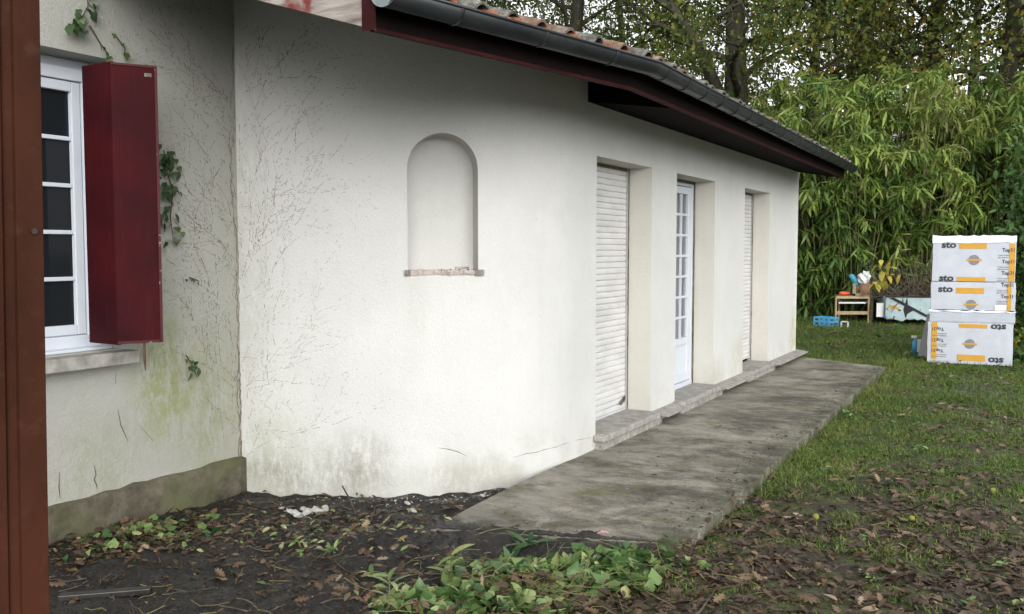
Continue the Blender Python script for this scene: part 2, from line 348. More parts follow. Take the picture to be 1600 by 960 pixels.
M['dark_leaf'] = leafmat('laurel leaves', [(0, (.035,.085,.025,1)), (.6, (.085,.17,.045,1)), (1, (.20,.29,.08,1))], .5, .3, .25)
M['bush_leaf'] = leafmat('broad bush leaves', [(0, (.02,.055,.02,1)), (.6, (.04,.09,.03,1)), (1, (.09,.15,.05,1))], .4, .45, .25)
M['yellow_leaf'] = leafmat('yellowing leaves', [(0, (.30,.32,.05,1)), (.5, (.58,.48,.08,1)), (1, (.68,.58,.16,1))], .5, .3, .35)
M['grass'] = leafmat('grass blades', [(0, (.045,.10,.016,1)), (.5, (.12,.19,.034,1)), (.8, (.21,.24,.06,1)), (.93, (.20,.18,.08,1)), (1, (.33,.28,.16,1))], .6, .3, .25)
M['litter'] = leafmat('dead leaves', [(0, (.022,.013,.009,1)), (.35, (.06,.036,.020,1)), (.7, (.13,.082,.045,1)), (.9, (.23,.155,.09,1)), (1, (.34,.26,.17,1))], .5, .45, .05)
M['ivy'] = leafmat('ivy leaves', [(0, (.022,.05,.018,1)), (.5, (.05,.095,.03,1)), (.8, (.13,.18,.055,1)), (1, (.27,.28,.11,1))], .4, .45, .2)
M['cut_leaf'] = leafmat('cut leaves', [(0, (.025,.07,.025,1)), (.4, (.075,.155,.045,1)), (.75, (.20,.28,.09,1)), (1, (.42,.43,.20,1))], .4, .45, .2)
M['stem_pale'] = simple('pale green stems', (.15, .14, .06), .7, .3, var=.4, sc=15)
M['twig'] = simple('twigs', (.10, .082, .062), .9, .15, var=.5, sc=15)
M['plaster_bit'] = simple('broken plaster', (.40, .40, .37), .9, .2, var=.25, sc=20)
m = NT('package film', .35, .45)
n = m.noise(1, 4, m.objpos((5, 5, 3))); m.col(m.ramp(m.noise(4, 4), [(.3, (.40,.43,.49,1)), (.7, (.47,.495,.55,1))])); m.bump(m.math('ADD', n, m.math('MULTIPLY', m.noise(5, 3, m.objpos((1, 1, 1))), 1.5)), .18, .02); M['film'] = m.m
M['film_plain'] = simple('plain foam boards', (.40, .43, .49), .6, .3, var=.07, sc=8)
M['film_white'] = simple('white film', (.66, .70, .77), .35, .5, var=.06)
M['orange'] = simple('orange print', (.50, .27, .035), .5, .3, var=.05)
M['print_dark'] = simple('dark print', (.035, .04, .045), .5, .3)
M['print_grey'] = simple('grey print', (.20, .19, .19), .5, .3, var=.2, sc=60)
M['label_white'] = simple('paper label', (.72, .72, .70), .7, .2)
m = NT('pale blue sheet metal', .5, .4)
c = m.ramp(m.noise(6, 6, rough=.7), [(.3, (.25,.35,.37,1)), (.6, (.36,.46,.48,1))]); c = m.mix(m.rng(m.noise(9, 5), .63, .67), c, (.05, .045, .04, 1)); m.col(c); M['blue_metal'] = m.m
M['black'] = simple('black rubber', (.02, .02, .02), .7, .3)
M['bench_frame'] = simple('tan metal tube', (.36, .28, .15), .5, .4, var=.2)
M['bench_top'] = simple('worn board', (.30, .24, .17), .8, .2, var=.4)
M['crate_blue'] = simple('blue plastic', (.08, .36, .62), .4, .4, var=.08)
M['white_plastic'] = simple('white plastic', (.70, .71, .72), .4, .4, var=.1)
M['orange_plastic'] = simple('orange plastic', (.62, .09, .03), .4, .4, var=.1)
M['teal'] = simple('teal plastic', (.05, .28, .38), .4, .4)
M['cardboard'] = simple('brown paper', (.22, .13, .08), .85, .2, var=.3, sc=15)
M['pink'] = simple('pink paper', (.65, .38, .42), .7, .2)
M['batten'] = simple('black wet board', (.018, .017, .016), .35, .5, var=.3, sc=10)
M['rope'] = simple('grey pole', (.30, .28, .25), .7, .2)

# ------------------------------------------------------------------ wall line in plan
WX = -2.91; SX = -4.72; SY = 4.63; WZ = .0
CURVE = [(-4.72,4.63),(-4.35,4.71),(-3.95,4.84),(-3.57,5.06),(-3.25,5.34),(-3.03,5.68),(-2.93,6.0),(-2.91,6.35)]
def catmull(P, n=10):
    out = []
    Q = [(2*P[0][0]-P[1][0], 2*P[0][1]-P[1][1])] + list(P) + [(P[-1][0], P[-1][1] + .4)]
    for i in range(1, len(Q) - 2):
        for k in range(n):
            t = k / n; p0, p1, p2, p3 = Q[i-1], Q[i], Q[i+1], Q[i+2]
            out.append(tuple(.5*((2*p1[j]) + (-p0[j]+p2[j])*t + (2*p0[j]-5*p1[j]+4*p2[j]-p3[j])*t*t + (-p0[j]+3*p1[j]-3*p2[j]+p3[j])*t**3) for j in (0, 1)))
    return out + [tuple(P[-1])]
PL = catmull(CURVE); PL.append((WX, 13.6))
SS = [0]
for a, b in zip(PL, PL[1:]): SS.append(SS[-1] + math.hypot(b[0]-a[0], b[1]-a[1]))
SYO = SS[-1] - (13.6 - 6.35) - 6.35        # s = y + SYO on the straight part
def wp(s):
    s = max(0, min(SS[-1], s))
    for i in range(len(SS) - 1):
        if s <= SS[i+1] + 1e-9:
            t = (s - SS[i]) / (SS[i+1] - SS[i]); a, b = PL[i], PL[i+1]; return (a[0]+(b[0]-a[0])*t, a[1]+(b[1]-a[1])*t)
def wn(s):      # outward normal
    a = wp(s - .06); b = wp(s + .06); d = Vector((b[0]-a[0], b[1]-a[1], 0)).normalized(); return Vector((d.y, -d.x, 0))
def wpt(s, z, off=0): p = wp(s); q = wn(s); return Vector((p[0], p[1], z)) + q * off
def pix_on_wall(px, py):     # sight line met with the curved wall
    d = ray(px, py); best = None
    for i in range(len(PL) - 1):
        a, b = PL[i], PL[i+1]; ex, ey = b[0]-a[0], b[1]-a[1]
        den = d.x * ey - d.y * ex
        if abs(den) < 1e-9: continue
        t = (a[0] * ey - a[1] * ex) / den; u = (a[0] * d.y - a[1] * d.x) / den
        if t > 0 and -1e-6 <= u <= 1 + 1e-6:
            s = SS[i] + u * (SS[i+1] - SS[i])
            if best is None or t < best[0]: best = (t, s, EYE + d.z * t)
    return best[1], best[2]
def roof_z(x, y): return 2.70 + .30 * (eave_x(y) - x)
KY = 5.45
def eave_x(y): return -2.15 - max(0, KY - y) * .215 - max(0, y - KY) * .0145

# ================================================================== GROUND
def gnoise(x, y, sc, seed=0): return noise.noise(Vector((x * sc + seed, y * sc, seed * 1.7)))
def gz(x, y):
    r = 1 / (1 + math.exp(max(-50, min(50, -(x + 1.7) * 6))))          # right of the slab
    z = -.095 * (1 - r) - .07 * r
    z -= .03 * math.exp(-((x + 4.6) ** 2 + (y - 4.5) ** 2) / .5)
    z += .05 * math.exp(-((x + 2.75) ** 2 / .25 + (y - 4.0) ** 2 / .12)) 
    z += .03 * math.exp(-((x + 4.3) ** 2 + (y - 3.3) ** 2) / .25)
    if y < 14: z += .012 * gnoise(x, y, 1.3) + (.024 * (1 - r) + .008 * r) * gnoise(x, y, 6, 3) + (.012 * (1 - r) + .008 * r) * gnoise(x, y, 17, 5) + (.006 * (1 - r)) * abs(gnoise(x, y, 37, 2))
    else: z += .05 * min(1, (y - 14) / 4) + .02 * gnoise(x, y, .6) + .01 * gnoise(x, y, 3, 2)
    fy = 4.17 + .315*(x + 2.86)
    if -3.4 < x < -1.4:
        k_ = math.exp(-max(0, abs(y - fy + .02) / .16) ** 2) * min(1, (x + 3.4) / .4) * min(1, max(0, (-1.4 - x) / .2)); z = z*(1-k_) + (.008 + .012*gnoise(x, y, 14, 8))*k_
    if -2.95 < x < -1.52 and y > fy + .05:
        ov = .14*(noise.noise(Vector((x*7, y*7, 3))) + .25) + .10*max(0, min(1, (-2.35 - x)/.5))
        z = min(z, -.035) if y > fy + .10 + ov else .004 + .006*abs(gnoise(x, y, 22, 8))
    return z
def grid(x0, x1, y0, y1, step):
    mb = MB(); nx = int((x1-x0)/step); ny = int((y1-y0)/step); vs = []
    for j in range(ny+1):
        for i in range(nx+1):
            x = x0+(x1-x0)*i/nx; y = y0+(y1-y0)*j/ny; vs.append((x, y, gz(x, y)))
    fs = [(j*(nx+1)+i, j*(nx+1)+i+1, (j+1)*(nx+1)+i+1, (j+1)*(nx+1)+i) for j in range(ny) for i in range(nx)]
    return vs, fs
# one sheet: non-uniform grid, fine near the camera
def axis(breaks):
    out = []
    for a, b, st in breaks:
        n = max(1, int(round((b - a) / st))); out += [a + (b - a) * i / n for i in range(n)]
    return out + [breaks[-1][1]]
gx = axis([(-300, -30, 30), (-30, -8, 2), (-8, -5.2, .3), (-5.2, -1.5, .018), (-1.5, .6, .03), (.6, 4, .15), (4, 20, 1.5), (20, 300, 30)])
gy = axis([(-100, -4, 12), (-4, 1.8, .4), (1.8, 5.7, .018), (5.7, 6.6, .03), (6.6, 14, .08), (14, 24, .3), (24, 60, 2), (60, 500, 40)])
V = [(x, y, gz(x, y)) for y in gy for x in gx]; nx = len(gx)
g = MB(); g.add(V, [(j*nx+i, j*nx+i+1, (j+1)*nx+i+1, (j+1)*nx+i) for j in range(len(gy)-1) for i in range(nx-1)])
tag(g.build('ground', M['soil'], smooth=True), kind='structure')

# concrete path
p = MB(); ex = []
poly = [(-2.93, 13.75), (-2.93, 5.3), (-2.90, 4.62), (-2.86, 4.17)]
k = 10
for i in range(1, k): t = i / k; poly.append((-2.86 + 1.30*t + R.uniform(-.01, .01), 4.17 + .41*t + R.uniform(-.018, .018)))
k = 44
for i in range(k + 1): t = i / k; poly.append((-1.555 - .08*t + R.uniform(-.008, .008), 4.58 + 8.5*t))
poly += [(-2.2, 13.35)]
p.prism([(x, y, -.16) for x, y in poly], (0, 0, .16))
tag(p.build('path', M['path'], bevel=.006), kind='structure')

# ================================================================== HOUSE
house = thing('house', 'cream rendered single storey house with rounded corner, arched niche and low tiled roof', 'house', (WX, 9.0, 0))
# ---- front wall (curved + straight) with niche and three openings, built in (s, z)
OP = [(6.55, 7.735), (8.39, 9.60), (10.77, 11.95)]
ZS, ZH = .12, 2.262; DEEP = .235
ns0, nzb = pix_on_wall(637, 423); ns1, _ = pix_on_wall(747, 423)
_, nzt = pix_on_wall(690, 208); nsc = (ns0 + ns1) / 2; nr = (ns1 - ns0) / 2; nzs = nzt - nr
print('niche', ns0, ns1, nzb, nzt)
cuts = sorted(set([round(x, 5) for x in SS] + [ns0, ns1] + [nsc + nr * math.cos(math.pi * i / 24) for i in range(25)] +
        [y + SYO for o in OP for y in o] + [6.35 + SYO + i * .25 for i in range(29)]))
cuts = [c for i, c in enumerate(cuts) if i == 0 or c - cuts[i-1] > 1e-4]
def arch(s): d = abs(s - nsc); return nzs + math.sqrt(max(0, nr*nr - d*d))
fr = MB()
def topz(s): x, y = wp(s); return roof_z(x, y) - .09
for a, b in zip(cuts, cuts[1:]):
    mid = (a + b) / 2; seg = []
    if ns0 < mid < ns1: seg = [(-.3, -.3, nzb, nzb), (arch(a), arch(b), topz(a), topz(b))]
    else:
        hit = [o for o in OP if o[0] + SYO < mid < o[1] + SYO]
        if hit: seg = [(-.3, -.3, ZS-.02, ZS-.02), (ZH, ZH, topz(a), topz(b))]
        else: seg = [(-.3, -.3, topz(a), topz(b))]
    for z0a, z0b, z1a, z1b in seg:
        A, B = wp(a), wp(b); fr.add([(A[0],A[1],z0a),(B[0],B[1],z0b),(B[0],B[1],z1b),(A[0],A[1],z1a)], [(0,1,2,3)])
    if hit if not (ns0 < mid < ns1) else False: pass
A = (WX, 13.6)
fr.add([(WX,13.6,-.3),(-9,13.6,-.3),(-9,13.6,roof_z(-9,13)-.1),(WX,13.6,roof_z(WX,13)-.1)], [(0,1,2,3)])
wall = fr.build('wall', M['wall_front'], house)
bm = bmesh.new(); bm.from_mesh(wall.data); bmesh.ops.remove_doubles(bm, verts=bm.verts, dist=1e-4); bmesh.ops.recalc_face_normals(bm, faces=bm.faces); bm.to_mesh(wall.data); bm.free()
for pl in wall.data.polygons: pl.use_smooth = abs(pl.normal.z) < .1
# reveals of the openings
for (y0, y1) in OP:
    rv = MB()
    prof = [(y0, ZS-.02), (y0, ZH), (y1, ZH), (y1, ZS-.02)]
    for (ya, za), (yb, zb) in zip(prof, prof[1:]):
        rv.add([(WX,ya,za),(WX,yb,zb),(WX-DEEP-.06,yb,zb),(WX-DEEP-.06,ya,za)], [(0,1,2,3)])
    rv.build('reveal', M['reveal'], house)
# niche
nrm = wn(nsc); nd = .22
out_l = [(ns0, nzb)] + [(nsc - nr*math.cos(math.pi*i/24), nzs + nr*math.sin(math.pi*i/24)) for i in range(25)] + [(ns1, nzb)]
fo = [wpt(s, z) for s, z in out_l]
bc = wpt(nsc, 0); tdir = (wpt(ns1, 0) - wpt(ns0, 0)).normalized()
def backp(s, z): q = wp(s); v = Vector((q[0], q[1], z)); return v - nrm * nd
ni = MB(); bk = [backp(s, z) for s, z in out_l]; n = len(fo)
ni.add(fo + bk, [(i, i+1, n+i+1, n+i) for i in range(n-1)])
ni2 = MB(); ni2.add([fo[0], fo[-1], bk[-1], bk[0]], [(0,1,2,3)])
cols = []
for i in range(12):
    s0 = ns0 + (ns1-ns0)*i/12; s1 = ns0 + (ns1-ns0)*(i+1)/12
nb = MB(); nb.add(bk, [tuple(range(n))])
niche = ni.build('niche', M['reveal'], house, smooth=False)
for pl in niche.data.polygons: pl.use_smooth = True
nbk = nb.build('niche_back', M['wall_front'], niche)
# broken niche ledge
ls0, lz = pix_on_wall(632, 430); ls1, _ = pix_on_wall(755, 430)
led = MB(); N = 26; LR = random.Random(3)
for i in range(N):
    a = ls0 + (ls1-ls0)*i/N; b = ls0 + (ls1-ls0)*(i+1)/N - .0008
    endb = i < 2 or i > N - 4
    o = .022 if endb else .008 + LR.uniform(-.004, .012); h = (.0 if endb else LR.uniform(-.012, .006))
    zt = nzb + .004 + h; zb_ = nzb - .034 + (0 if endb else LR.uniform(0, .010))
    q = [wpt(a, 0, o), wpt(b, 0, o), wpt(b, 0, -.05), wpt(a, 0, -.05)]
    led.add([(v.x, v.y, zb_) for v in q] + [(v.x, v.y, zt) for v in q], [(0,3,2,1),(4,5,6,7),(0,1,5,4),(1,2,6,5),(2,3,7,6),(3,0,4,7)], 1 if endb else 0)
fl = [wpt(ns0 + .001, nzb - .002, -.0), wpt(ns1 - .001, nzb - .002, 0), backp(ns1 - .001, nzb - .002), backp(ns0 + .001, nzb - .002)]
led.prism([v - nrm * .012 for v in fl[:2]] + fl[2:], (0, 0, -.04), 0)
M['ledge'] = simple('broken pink mortar', (.42, .36, .33), .9, .2, var=.35, sc=30, bump=.6, bsc=120)
M['ledge_end'] = simple('grey stone end', (.20, .19, .18), .9, .2, var=.3, sc=30)
led.build('niche_ledge', [M['ledge'], M['ledge_end']], niche)
fl2 = MB(); sl = ns0 + (ns1-ns0)*.68
v = wpt(sl, nzb + .012, .005); fl2.prism([v, v + tdir*.09 + Vector((0,0,.012)), v + tdir*.085 - nrm*.05, v - nrm*.05], (0, 0, .010))
fl2.build('loose_chip', M['plaster_bit'], niche)

# ---- side wing wall with window opening
WY0, WY1, WZ0, WZ1 = 2.55, 3.665, .96, 2.655
sw = MB(); TOPW = 3.75
def q(y0, y1, z0, z1, X=SX, mb=None): (mb or sw).add([(X,y0,z0),(X,y1,z0),(X,y1,z1),(X,y0,z1)], [(0,1,2,3)])
q(-1.5, WY0, .12, TOPW); q(WY0, WY1, .12, WZ0); q(WY0, WY1, WZ1, TOPW); q(WY1, SY+.0, .12, TOPW)
q(SY, SY+4, 2.9, TOPW)
sw.add([(SX,-1.5,-.3),(-9,-1.5,-.3),(-9,-1.5,TOPW),(SX,-1.5,TOPW)], [(0,1,2,3)])
side = sw.build('wall', M['wall_side'], house); side['label'] = 'weathered grey side wall streaked with green and dry vine marks'
rv = MB()
prof = [(WY0, WZ0), (WY0, WZ1), (WY1, WZ1), (WY1, WZ0), (WY0, WZ0)]
for (ya, za), (yb, zb) in zip(prof, prof[1:]): rv.add([(SX,ya,za),(SX,yb,zb),(SX-.26,yb,zb),(SX-.26,ya,za)], [(0,1,2,3)])
rv.build('reveal', M['wall_side'], house)
pl = MB(); N = 60; PR = random.Random(5)
for i in range(N):       # rough plinth, its upper edge worn
    y0 = -1.5 + (SY + .03 + 1.5)*i/N; y1 = -1.5 + (SY + .03 + 1.5)*(i+1)/N
    if i == 0: h = .12
    h2 = .12 + PR.uniform(-.012, .008); o2 = .035 + PR.uniform(-.004, .004)
    if i == 0: o1 = o2; h = h2
    pl.add([(SX+o1,y0,-.3),(SX+o2,y1,-.3),(SX+o2,y1,h2),(SX+o1,y0,h),(SX-.01,y0,h+.012),(SX-.01,y1,h2+.012)], [(0,1,2,3),(3,2,5,4)])
    h = h2; o1 = o2
pl.build('plinth', M['plinth'], house)
# sill of the window
sl = MB(); sl.box((SX-.20, WY0-.12, .878), (SX+.125, WY1+.05, .955)); so = sl.build('window_sill', M['cast_sill'], house, bevel=.008)
# ---- side window (white, glazing bars)
FX = SX - .17
win = MB(); wy1 = WY1 - .004
win.box((FX-.05, WY0+.004, WZ0+.002), (FX+.02, WY0+.075, WZ1-.06)); win.box((FX-.05, wy1-.085, WZ0+.002), (FX+.02, wy1, WZ1-.06))
win.box((FX-.05, WY0+.075, WZ0+.002), (FX+.02, wy1-.085, WZ0+.085)); win.box((FX-.05, WY0+.075, WZ1-.13), (FX+.02, wy1-.085, WZ1-.06))
win.box((FX-.05, WY0+.004, WZ1-.06), (FX-.03, wy1, WZ1-.002))
wf = win.build('window_frame', M['pvc'], house, bevel=.004)
wfh = MB(); wfh.box((FX+.02, WY1-.52, WZ0+.035), (FX+.028, WY1-.465, WZ0+.05)); wfh.build('drain_cap', M['pvc_edge'], wf, bevel=.002)
wsl = MB(); wsl.box((FX+.02, WY0+.004, WZ0+.001), (SX-.05, wy1-.004, WZ0+.018)); wsl.build('inner_sill', M['pvc'], wf, bevel=.003)
half = (WY0 + wy1) / 2
for (a, b) in ((WY0+.08, half-.01), (half+.01, wy1-.09)):
    sa = MB(); z0, z1 = WZ0+.09, WZ1-.135; sw_ = .058
    sa.box((FX-.04, a, z0), (FX+.004, a+sw_, z1)); sa.box((FX-.04, b-sw_, z0), (FX+.004, b, z1))
    sa.box((FX-.04, a+sw_, z0), (FX+.004, b-sw_, z0+sw_)); sa.box((FX-.04, a+sw_, z1-sw_), (FX+.004, b-sw_, z1))
    sash = sa.build('sash', M['pvc'], wf, bevel=.005)
    zb0 = z0 + sw_; zb1 = z1 - sw_
    for j in range(1, 5):
        zz = zb0 + (zb1-zb0)*j/5; bb = MB(); bb.box((FX-.034, a+sw_, zz-.012), (FX-.004, b-sw_, zz+.012)); bb.build('glazing_bar', M['pvc'], sash, bevel=.004)
    pn = MB(); pn.box((FX-.03, a+sw_-.004, zb0-.004), (FX-.026, b-sw_+.004, zb1+.004)); pn.build('pane', M['dark_glass'], sash)
# ---- red folding shutter, two narrow leaves standing out from the wall
def leaf_board(A, B, z0, z1, th, name, edge_mat=None):
    A = Vector((A[0], A[1], 0)); B = Vector((B[0], B[1], 0)); d = (B-A).normalized(); nn = Vector((d.y, -d.x, 0)); L = (B-A).length
    Mx = Matrix(((d.x, nn.x, 0, A.x), (d.y, nn.y, 0, A.y), (0, 0, 1, 0), (0, 0, 0, 1)))
    b = MB(); b.box((0, -th, z0), (L, 0, z1), 0, Mx); o = b.build(name, M['red_paint'], house, bevel=.003)
    return Mx, L, o
def atX(px, py, D): v = atd(px, py, D); return (v.x, v.y)
A0 = (SX - .13, WY1 - .03); 
P1 = atX(178, 300, 5.16); P2 = atX(250, 300, 5.28)
zt = atd(178, 98, 5.16).z; zb = atd(178, 541, 5.16).z
pA = atX(133, 300, 5.30)
Mx, L, o = leaf_board(pA, P1, zb, zt, .028, 'shutter_leaf')
o['label'] = 'inner folding leaf of the dark red shutter'
Mx, L, o = leaf_board(P1, P2, zb + .004, zt - .004, .03, 'shutter_leaf')
o['label'] = 'outer leaf of the dark red shutter with chipped edge'
e = MB(); zz0, zz1 = zb + .004, zt - .004
e.box((L-.016, 0.0005, zz0+.002), (L-.002, .007, zz1-.002), 0, Mx); e.box((.0, .0005, zz0+.002), (L-.018, .006, zz0+.016), 0, Mx); e.box((.0, .0005, zz1-.014), (L-.018, .006, zz1-.002), 0, Mx)
e.build('edge_strip', M['red_edge'], o)
for zz in (zt-.06,): 
    h = MB(); h.box((L-.07, .0, zz-.012), (L-.03, .008, zz+.01), 0, Mx); h.build('latch_plate', M['joint'], o, bevel=.003)
h = MB(); h.tube([Mx @ Vector((.14, -.01, zz0 + .01)), Mx @ Vector((.14, -.01, zz0 - .10)), Mx @ Vector((.145, -.02, zz0-.16))], [.008, .007, .003], 6); h.build('bottom_bolt', M['vine_stem'], o)
# ---- sills and ledges along the front
for i, (y0, y1) in enumerate(OP):
    s_ = MB(); s_.box((WX-DEEP-.02, y0+.003, .066), (WX+.105, y1-.003, ZS)); s_.box((WX+.0, y0-.05, .066), (WX+.100, y0+.0, ZS-.006))
    s_.build('door_sill', M['stone'], house, bevel=.010)
    s_ = MB(); s_.box((WX-.01, y0-.02, -.05), (WX+.075, y1+.12, .062)); s_.build('door_step', M['cast_sill'], house, bevel=.006)
DR = random.Random(9)
for (y0, y1) in ((7.76, 8.36), (9.63, 10.74), (11.98, 13.72)):
    k = MB(); a = .088; b_ = .155
    k.prism([(WX-.01, y0, a+.004), (WX+b_, y0+.02, a-.022), (WX+b_, y1-.01, a-.022), (WX-.01, y1, a+.004)], (0, 0, .016)); k.build('drip_ledge', M['stone'], house, bevel=.003)
# ---- roller shutters
def roller(y0, y1, gap):
    X0 = WX - DEEP; z0 = ZS + gap; z1 = ZH - .015; n = 42; h = (z1 - z0) / n; mb = MB()
    prof = []
    for i in range(n):
        zz = z0 + i * h
        prof += [(X0+.0015, zz+.001), (X0+.006, zz+h*.10), (X0+.0085, zz+h*.5), (X0+.007, zz+h*.9), (X0+.001, zz+h*.93), (X0-.004, zz+h*.965)]
    prof.append((X0, z1))
    ya, yb = y0 + .03, y1 - .035; vs = []
    for x, z in prof: vs += [(x, ya, z), (x, yb, z)]
    mb.add(vs, [(2*i, 2*i+1, 2*i+3, 2*i+2) for i in range(len(prof)-1)])
    mb.box((X0-.01, ya, z0-.012), (X0+.016, yb, z0)) 
    o = mb.build('roller_shutter', M['slats'], house)
    for (g0, g1) in ((yb, y1-.004), (y0+.004, ya)):
        r = MB(); r.box((X0-.03, g0, ZS), (X0+.02, g1, ZH-.002)); r.build('guide_rail', M['pvc_edge'], o)
    j = MB()
    N = 30; JR = random.Random(int(y0*10))
    for i in range(N):
        w_ = .004 + abs(JR.gauss(0, .005)); za = ZS + (ZH-ZS)*i/N; zb_ = ZS + (ZH-ZS)*(i+1)/N
        j.box((X0+.02, y1-.003-w_, za), (X0+.024 + JR.uniform(0, .003), y1-.001, zb_))
    j.build('joint', M['joint'], o)
    t = MB(); t.box((X0-.03, y0+.004, ZH-.028), (X0+.018, y1-.004, ZH-.003)); t.build('shutter_housing', M['joint'], o)
    d = MB(); d.box((X0-.02, y0+.01, ZS+.001), (X0-.015, y1-.01, z0+.01)); d.build('gap', M['dark'], o)  # near-black sheet painting the shade in the gap under the shutter
    return o
ro = roller(*OP[0], .0135); ro['label'] = 'lowered grey white roller shutter of the opening next to the rounded corner'
cr = MB(); cr.prism([(WX-DEEP+.016, 7.55, .20), (WX-DEEP+.016, 7.69, .25), (WX-DEEP+.017, 7.695, .21), (WX-DEEP+.017, 7.60, .17)], (.002, 0, 0)); cr.build('torn_edge', M['joint'], ro)
ro = roller(*OP[2], .05); ro['label'] = 'lowered roller shutter of the far opening with a gap at its foot'
# ---- glazed door
y0, y1 = OP[1]; X0 = WX - DEEP
df = MB(); df.box((X0-.05, y0+.004, ZS), (X0+.02, y0+.06, ZH-.002)); df.box((X0-.05, y1-.075, ZS+.0), (X0+.012, y1-.03, ZH-.002)); df.box((X0-.05, y0+.06, ZH-.06), (X0+.012, y1-.075, ZH-.03)); df.box((X0-.05, y0+.06, ZS+.001), (X0+.03, y1-.075, ZS+.045))
door = df.build('door_frame', M['pvc'], house, bevel=.004)
j = MB(); j.box((X0-.05, y1-.03, ZS), (X0+.022, y1-.002, ZH-.002)); j.box((X0-.05, y0+.01, ZH-.03), (X0+.016, y1-.03, ZH-.003)); j.build('joint', M['joint'], door)
ym = (y0 + y1) / 2 - .02
for (a, b) in ((y0+.062, ym-.002), (ym+.002, y1-.078)):
    lf = MB(); z0, z1 = ZS+.05, ZH-.065; sw_ = .085
    xb, xf = X0-.045, X0+.004
    zp = .60
    lf.box((xb, a, z0), (xf, a+sw_, z1)); lf.box((xb, b-sw_, z0), (xf, b, z1))
    for (p0, p1) in ((z0, z0+.09), (zp-.045, zp+.03), (z1-.075, z1)): lf.box((xb, a+sw_, p0), (xf, b-sw_, p1))
    lo = lf.build('door_leaf', M['pvc'], door, bevel=.005)
    pp = MB(); pp.box((xb+.01, a+sw_-.004, z0+.086), (xf-.018, b-sw_+.004, zp-.041)); pp.build('lower_panel', M['pvc'], lo)
    za, zb_ = zp+.03, z1-.075
    for jx in range(1, 7): bb = MB(); zz = za+(zb_-za)*jx/7; bb.box((xb+.012, a+sw_, zz-.012), (xf-.006, b-sw_, zz+.012)); bb.build('glazing_bar', M['pvc'], lo)
    yy = (a+b)/2; bb = MB(); bb.box((xb+.014, yy-.010, za), (xf-.008, yy+.010, zb_)); bb.build('glazing_bar', M['pvc'], lo)
    pn = MB(); pn.box((xb+.018, a+sw_-.004, za-.004), (xb+.022, b-sw_+.004, zb_+.004)); pn.build('pane', M['glass'], lo)
cu = MB(); N = 80; vs = []
for i in range(N+1):
    y = y0 + (y1-y0)*i/N; x = X0 - .12 + .018*math.sin(y*70) + .01*math.sin(y*31); vs += [(x, y, ZS), (x, y, ZH)]
cu.add(vs, [(2*i, 2*i+2, 2*i+3, 2*i+1) for i in range(N)]); cu.build('curtain', M['curtain'], door, smooth=True)

# ---- roof: tiles, boards, gutter
VY, EYF = 3.42, 13.62         # verge near, verge far
def edge(y, off=0.0): return eave_x(y) + off
rf = MB()
ys = [VY, KY, EYF]
for a, b in zip(ys, ys[1:]):
    vs = []
    for y in (a, b):
        e = eave_x(y) - .02
        for x in (e, -9.0):
            z = 2.70 + .30*(eave_x(y) - x); vs += [(x, y, z-.02), (x, y, z-.075)]
    rf.add(vs, [(0,2,6,4), (1,5,7,3), (0,4,5,1), (2,3,7,6)] + ([(0,1,3,2)] if a == VY else []) + ([(4,6,7,5)] if b == EYF else []))
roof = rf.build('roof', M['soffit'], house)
# canal tiles
def tile_row(mb, y, convex, rr, mi, jit):
    x0 = eave_x(y) + .045; TR = jit
    sl_ = Vector((-1, 0, .30)).normalized(); side_ = Vector((0, 1, 0)); nn = sl_.cross(side_); 
    if nn.z < 0: nn = -nn
    for k in range(5 if convex else 4):
        L = .46; st = Vector((x0, y, 2.70 + .30*(eave_x(y) - x0) + (.006 if convex else .010) + .006*k)) + sl_*(k*.38) + side_*TR.uniform(-.012, .012) - sl_*TR.uniform(-.02, .035)
        rot = TR.uniform(-.05, .05); vs = []; n = 8; th = .014; r_ = TR.random()
        for e in (0, 1):
            ra = rr * (1.0 if e == 0 else .86) if convex else rr * (.86 if e == 0 else 1.0)
            for lay in (0, 1):
                for i in range(n+1):
                    an = math.pi * i / n; c, s_ = math.cos(an), math.sin(an); q_ = ra - lay*th
                    v = st + side_*(c*q_) + nn*((s_ if convex else -s_*.8) * q_ + (.0 if convex else ra*.55)) + sl_*(e*L) + side_*rot*e*L
                    vs.append(v)
        m_ = n + 1; fs = []
        for i in range(n):
            fs += [(i, i+1, 2*m_+i+1, 2*m_+i), (m_+i+1, m_+i, 3*m_+i, 3*m_+i+1), (i+1, i, m_+i, m_+i+1), (2*m_+i, 2*m_+i+1, 3*m_+i+1, 3*m_+i)]
        fs += [(0, 2*m_, 3*m_, m_), (n, m_+n, 3*m_+n, 2*m_+n)]
        mb.add(vs, fs, mi, r_)
cov = MB(); chn = MB(); TR = random.Random(4); y = VY + .12; 
while y < EYF - .05:
    tile_row(cov, y, True, .082, 0, TR); tile_row(chn, y + .118, False, .09, 0, TR); y += .236
cov.build('cover_tiles', M['tile'], roof, smooth=False); chn.build('channel_tiles', M['clay'], roof)
lt = MB(); lt.box((eave_x(13.6)-.30, 13.60, 2.655), (eave_x(13.6)+.06, 13.74, 2.735)); lt.build('verge_tile', M['clay'], roof, bevel=.01)
# simple continuation of the tiled surface further up (never seen from the garden side)
up_ = MB()
for a, b in zip(ys, ys[1:]):
    vs = []
    for y in (a, b):
        for x in (eave_x(y) - 1.9, -9.0): vs.append((x, y, 2.70 + .30*(eave_x(y) - x) + .0))
    up_.add(vs, [(0,1,3,2)])
up_.build('upper_tiles', M['tile'], roof)
